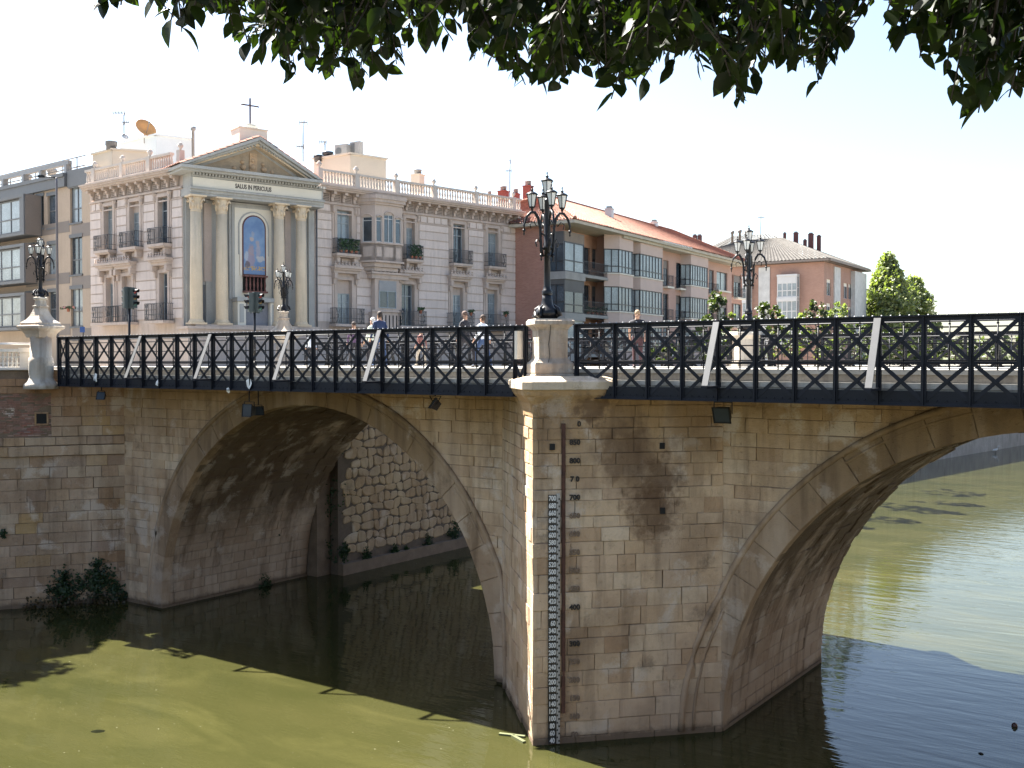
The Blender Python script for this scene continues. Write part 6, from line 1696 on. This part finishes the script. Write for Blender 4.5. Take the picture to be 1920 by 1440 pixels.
# plants growing on the masonry
def wall_plant(px, py, F, r_, n, label, s=.075, drop=0.0):
    u = F.U(px); z = F.Z(px, py); c = F(u, z, .12)
    m = MB()
    for i in range(n):
        a = rv(); p = c+F.u*a.x*r_*random.random()+Vector((0,0,a.z*r_*1.25*random.random()-drop*random.random()))+F.n*abs(a.y)*.22*random.random()
        cards(m, p, s*random.uniform(.6,1.3))
    solo('wall_plant', m, M_DKL, label, 'plant', base=c, group='plants growing on the masonry', recalc=False)
wall_plant(118, 1105, FW, .85, 900, 'dark green bush at the foot of the left river wall')
wall_plant(180, 1090, FW, .9, 1000, 'tallest dark bush on the left river wall near the arch')
wall_plant(215, 1118, FW, .55, 700, 'small bush between the tall one and the arch ring')
wall_plant(178, 1058, FW, .2, 70, 'small tuft of leaves above the bushes on the left wall')
wall_plant(4, 1000, FW, .18, 60, 'small dark tuft at the left edge of the wall')
m = MB()
for k in range(500):
    u = random.uniform(FW.U(40), FW.len); p = FW(u, random.random()**2*.5, .15+random.random()*.35); cards(m, p, .07)
solo('bank_weeds', m, leafmat('brown_weeds', (.05,.04,.02), .2), 'brownish weeds along the waterline of the left wall', 'weeds', kind='stuff', recalc=False)
Fi = Fac((C1-R, YS), (C1-R, YB))
wall_plant(492, 1098, Fi, .45, 350, 'dark clump of weeds inside the left arch at the water', .05)
wall_plant(513, 1003, Fi, .16, 50, 'tiny tuft on the inner wall of the left arch')
for px, py, r_, lb in ((640,1035,.45,'leftmost dark shrub at the foot of the rubble wall'),(682,1045,.45,'second dark shrub at the foot of the rubble wall'),(735,1035,.4,'third dark shrub at the foot of the rubble wall'),(757,1037,.35,'fourth dark shrub at the foot of the rubble wall'),(798,1022,.5,'fifth dark shrub at the foot of the rubble wall'),(848,1000,.7,'largest dark shrub by the rubble wall next to the arch edge')):
    wall_plant(px, py, FR_, r_, 260, lb, .07)
m = MB()
for k in range(900):
    y = random.uniform(36.2, 37.2); z = random.uniform(.6, 7.0)
    if random.random() < .5+.5*sin(z*2.1): cards(m, Vector((-36.2+random.uniform(-.5,.25)-.3*random.random(), y-.1, z)), .08)
solo('ivy', m, M_DKL, 'dark ivy hanging down the shaded end of the rubble wall', 'ivy', kind='stuff', recalc=False)

# ------------------------------------------------------------------ things in the water
p = Wpy(1909, 1, 0); 
def onwater(px, py): d = FPX*CAMZ/(py-680); return Wp(px, d, 0)
q = onwater(1909, 1367); m = MB(); m.lathe([(.01,-.09),(.06,-.06),(.085,0),(.075,.06),(.03,.10),(.01,.11)], 10, T(q.x,q.y,.01)); solo('floating_ball', m, mat('dark_red_rubber', (.05,.02,.018), .4), 'small dark round float on the water at lower right', 'float')
q = onwater(178, 1376)
t = thing('river_turtle', 'dim oval shell of a turtle just at the surface at lower left', 'turtle', (q.x,q.y,-.03))
m = MB(); m.lathe([(.27,.0),(.25,.03),(.17,.055),(.06,.07),(.005,.072)], 14, T(q.x,q.y,-.045) @ Matrix.Rotation(HEAD,4,'Z') @ Matrix.Diagonal((1,.65,1,1))); obj('shell', m, mat('mud_shell', (.010,.011,.006), .95, spec=0), t)
for k, (px, py, L, an) in enumerate(((960,1385,.75,.4),(972,1392,.6,-.3))):
    q = onwater(px, py); m = MB(); M = T(q.x,q.y,.02) @ Matrix.Rotation(HEAD+an-.7,4,'Z'); m.box(-L/2, L/2, -.05, .05, -.02, .03, M); solo('driftwood', m, mat('wet_reed', (.09,.10,.04), .8), ['longer greenish plank floating by the nose of the pier','shorter greenish stick floating against the pier'][k], 'driftwood')
q = onwater(1846, 1419); m = MB(); m.lathe([(.01,-.02),(.05,0),(.01,.03)], 7, T(q.x,q.y,.01) @ Matrix.Diagonal((1.6,.8,1,1))); solo('floating_debris', m, M_DARK, 'small dark scrap floating at the lower right', 'debris')
# a white bird by the far embankment
q = onwater(1868, 850); z = Zof(q, 846); B = T(q.x,q.y,0) @ Matrix.Rotation(HEAD,4,'Z')
t = thing('white_bird', 'white bird standing at the foot of the far embankment', 'bird', (q.x,q.y,0))
vm = MB(); pts_ = [(-.42,0,.30),(-.2,0,.36),(.05,0,.40),(.2,0,.48),(.26,0,.66),(.30,0,.80),(.38,0,.82),(.50,0,.80)]
vm.tube([B @ Vector(p_) for p_ in pts_], [.02,.10,.14,.10,.05,.055,.04,.01], 8); obj('body', vm, M_WHF, t)
vm = MB(); vm.tube([B @ Vector((0,.04,.28)), B @ Vector((0,.04,-.02))], .015, 5); vm.tube([B @ Vector((0,-.04,.28)), B @ Vector((0,-.04,-.02))], .015, 5); obj('legs', vm, M_GRYP, t)

# ------------------------------------------------------------------ overhanging ficus over the camera
M_TWIG = mat('dark_twig', (.02,.016,.011), .8)
M_FIC = leafmat('ficus_leaves', (.0105,.020,.005), .45, .42, .55, .2)
fic = thing('ficus_tree', 'dense dark green leaves of a big overhanging tree along the top of the picture', 'tree', (1.6, -2.6, 8.8))
random.seed(21)
m = MB(); m.tube([(1.6,-2.6,8.75),(1.5,-2.5,9.8),(1.35,-2.3,11.0),(1.1,-1.9,12.2)], [.42,.34,.30,.24], 12); trk = obj('trunk', m, M_BARK, fic)
m = MB()
limbs = [[(1.1,-1.9,12.1),(.2,-.2,13.0),(-1.0,1.6,13.2),(-2.6,3.6,13.0)],[(1.1,-1.9,12.1),(1.2,0,13.0),(.6,2.2,13.3),(-.4,4.6,13.1)],[(1.1,-1.9,12.1),(-.8,-1.0,13.0),(-2.8,.4,13.3),(-4.6,1.8,13.2)],[(1.1,-1.9,12.1),(2.6,-1,13.1),(3.4,1,13.5)],[(1.1,-1.9,12.1),(1.6,-4,13.2),(1.0,-6,13.4)]]
for l_ in limbs: m.tube(l_, [.18,.13,.09,.05][:len(l_)], 8)
obj('limbs', m, M_BARK, fic)
# leaf shapes: ovate, folded along the midrib, pointed
def leaf_shape(bend, w_=.30, fold=.25):
    pr = [(0,.0),(.12,.16),(.32,.27),(.55,.26),(.78,.15),(.92,.05),(1.0,0)]
    vs = []; fs = []
    for i, (x, w) in enumerate(pr):
        z = -bend*x*x
        if 0 < i < len(pr)-1:
            vs += [(x, w*w_/.27, z+w*fold), (x, 0, z), (x, -w*w_/.27, z+w*fold)]
        else: vs.append((x, 0, z))
    fs = [(0,1,2),(0,2,3)]
    for i in range(4):
        a = 1+3*i; fs += [(a,a+3,a+4,a+1),(a+1,a+4,a+5,a+2)]
    a = 13; fs += [(a, 16, a+1), (a+1, 16, a+2)]
    return vs, fs
LS = [leaf_shape(.10), leaf_shape(.22, .26, .18), leaf_shape(.32, .30, .35), leaf_shape(.02, .24, .12)]
LM = []
for vs, fs in LS:
    mm = MB(); mm.add(vs, fs, 0, None, True); LM.append(mesh_from(mm, 'leaf', M_FIC, recalc=False))
leaves = []    # (matrix, kind)
twigs = MB()
def leaf_mat(p, d, L, roll):
    d = d.normalized(); side = d.cross(Vector((0,0,1)))
    if side.length < .05: side = Vector((1,0,0))
    side.normalize(); up = side.cross(d).normalized()
    M = Matrix(((d.x, side.x, up.x, p.x),(d.y, side.y, up.y, p.y),(d.z, side.z, up.z, p.z),(0,0,0,1)))
    return M @ Matrix.Rotation(roll, 4, 'X') @ Matrix.Scale(L, 4)
def spray(px, py_tip, d, py_top=-190, size=.085, sway=.12, drift=0, leafn=2.0):
    tip = Wpy(px, d, py_tip+2); top = Wpy(px+drift, d+random.uniform(-.3,.3), py_top)
    L = (top-tip).length; n = max(3, int(L/.032*leafn*.5)); pts_ = []
    off = Vector((random.uniform(-1,1), random.uniform(-1,1), 0))*sway
    for i in range(9):
        t = i/8; pts_.append(top+(tip-top)*t+off*sin(pi*t)*.5)
    twigs.tube(pts_, [.008-.0009*i*.75 for i in range(9)], 4)
    for i in range(n):
        t = .12+.88*(i+random.random()*.5)/n; k = min(7, int(t*8)); p = pts_[k]+(pts_[k+1]-pts_[k])*(t*8-k)
        ax = (pts_[k+1]-pts_[k]).normalized(); a = random.uniform(0, 2*pi)
        s1 = ax.orthogonal().normalized(); s2 = ax.cross(s1)
        dirn = (s1*cos(a)+s2*sin(a))*random.uniform(.45,1.2)+ax*random.uniform(.2,.9)+Vector((0,0,-.12))
        leaves.append((leaf_mat(p, dirn, size*random.uniform(.75,1.25), random.uniform(-.9,.9)), random.randrange(4)))
# how far the foliage hangs down along the picture (px, lowest py), read off the photograph and given depth
prof = [(298,10),(320,55),(345,62),(365,38),(400,25),(440,50),(470,90),(495,100),(530,122),(556,142),(585,112),(615,140),(640,128),(672,152),(700,120),(725,135),(745,122),(770,78),(790,72),(815,60),(850,78),(880,80),(905,95),(930,118),(955,128),(985,160),(1010,150),(1045,168),(1070,140),(1095,135),(1120,150),(1145,186),(1170,150),(1200,156),(1230,120),(1260,132),(1290,95),(1318,136),(1345,108),(1378,190),(1395,185),(1410,150),(1430,125),(1460,95),(1480,118),(1505,128),(1530,158),(1545,100),(1552,45)]
for i, (px, py) in enumerate(prof):
    spray(px, py, random.uniform(3.4, 4.6), size=.078, drift=random.uniform(-150,150))
    for _ in range(6): spray(px+random.uniform(-18,18), max(-20, py-random.uniform(12,85)), random.uniform(3.3,5.6), size=random.choice((.055,.07,.09)), drift=random.uniform(-220,220))
prof2 = [(1655,35),(1668,60),(1690,75),(1720,110),(1750,100),(1770,140),(1778,190),(1800,165),(1830,212),(1850,180),(1875,130),(1900,168),(1930,150)]
for px, py in prof2:
    spray(px, py, random.uniform(3.2, 4.2), size=.08, drift=60)
    for _ in range(5): spray(px+random.uniform(8,60), max(-20, py-random.uniform(15,90)), random.uniform(3.1,5.0), size=random.choice((.06,.075,.09)), drift=60)
for px, py in ((205,14),(190,8),(232,12)): spray(px, py, 3.3, size=.07)
# small-leaved sprays reaching out
for px, py in ((890,112),(960,150),(1000,120),(1120,140),(1190,150),(1070,120)): spray(px, py, 5.2, size=.05, leafn=2.6, drift=40)
# the crown above the picture
for i in range(2600):
    px_ = random.uniform(150, 2150)
    if 1540 < px_ < 1680: continue
    c = Wpy(px_, random.uniform(3.0, 6.0), random.uniform(-420, -60))
    leaves.append((leaf_mat(c, rv()+Vector((0,0,-.5)), random.uniform(.07,.1), random.uniform(-1,1)), random.randrange(4)))
for i in range(6500):
    l_ = random.choice(limbs); k = random.randrange(len(l_)-1); t = random.random(); c = Vector(l_[k])+(Vector(l_[k+1])-Vector(l_[k]))*t
    c = c+Vector((random.gauss(0,1.0), random.gauss(0,1.0), random.uniform(-.1,1.6)))
    if c.z < 12.35: continue
    leaves.append((leaf_mat(c, rv()+Vector((0,0,-.4)), random.uniform(.09,.15), random.uniform(-1,1)), random.randrange(4)))
obj('twigs', twigs, M_TWIG, fic, kind='stuff')
def lshow(e):
    c = e[0] @ Vector((.5,0,0)); d = c.x*VX+c.y*VY
    if d < .5: return 0
    px = (c.x*RX+c.y*RY)/d*FPX+960; py = 680-(c.z-CAMZ)/d*FPX
    if not (0 < px < 1920 and 0 < py < 260): return 0
    nrm = (e[0].to_3x3() @ Vector((0,0,1))).normalized(); return abs(nrm.dot(Vector((VX,VY,.2)).normalized()))*e[0].to_scale()[0]/d*(1+py/400)
leaves.sort(key=lshow, reverse=True)
for M, k in leaves[:298]:
    inst('leaf', LM[k], fic, M)
mm = MB()
for M, k in leaves[298:]:
    vs, fs = LS[k]; mm.add([M @ Vector(v) for v in vs], fs, 0, random.random(), True)
obj('foliage', mm, M_FIC, fic, kind='stuff', recalc=False)
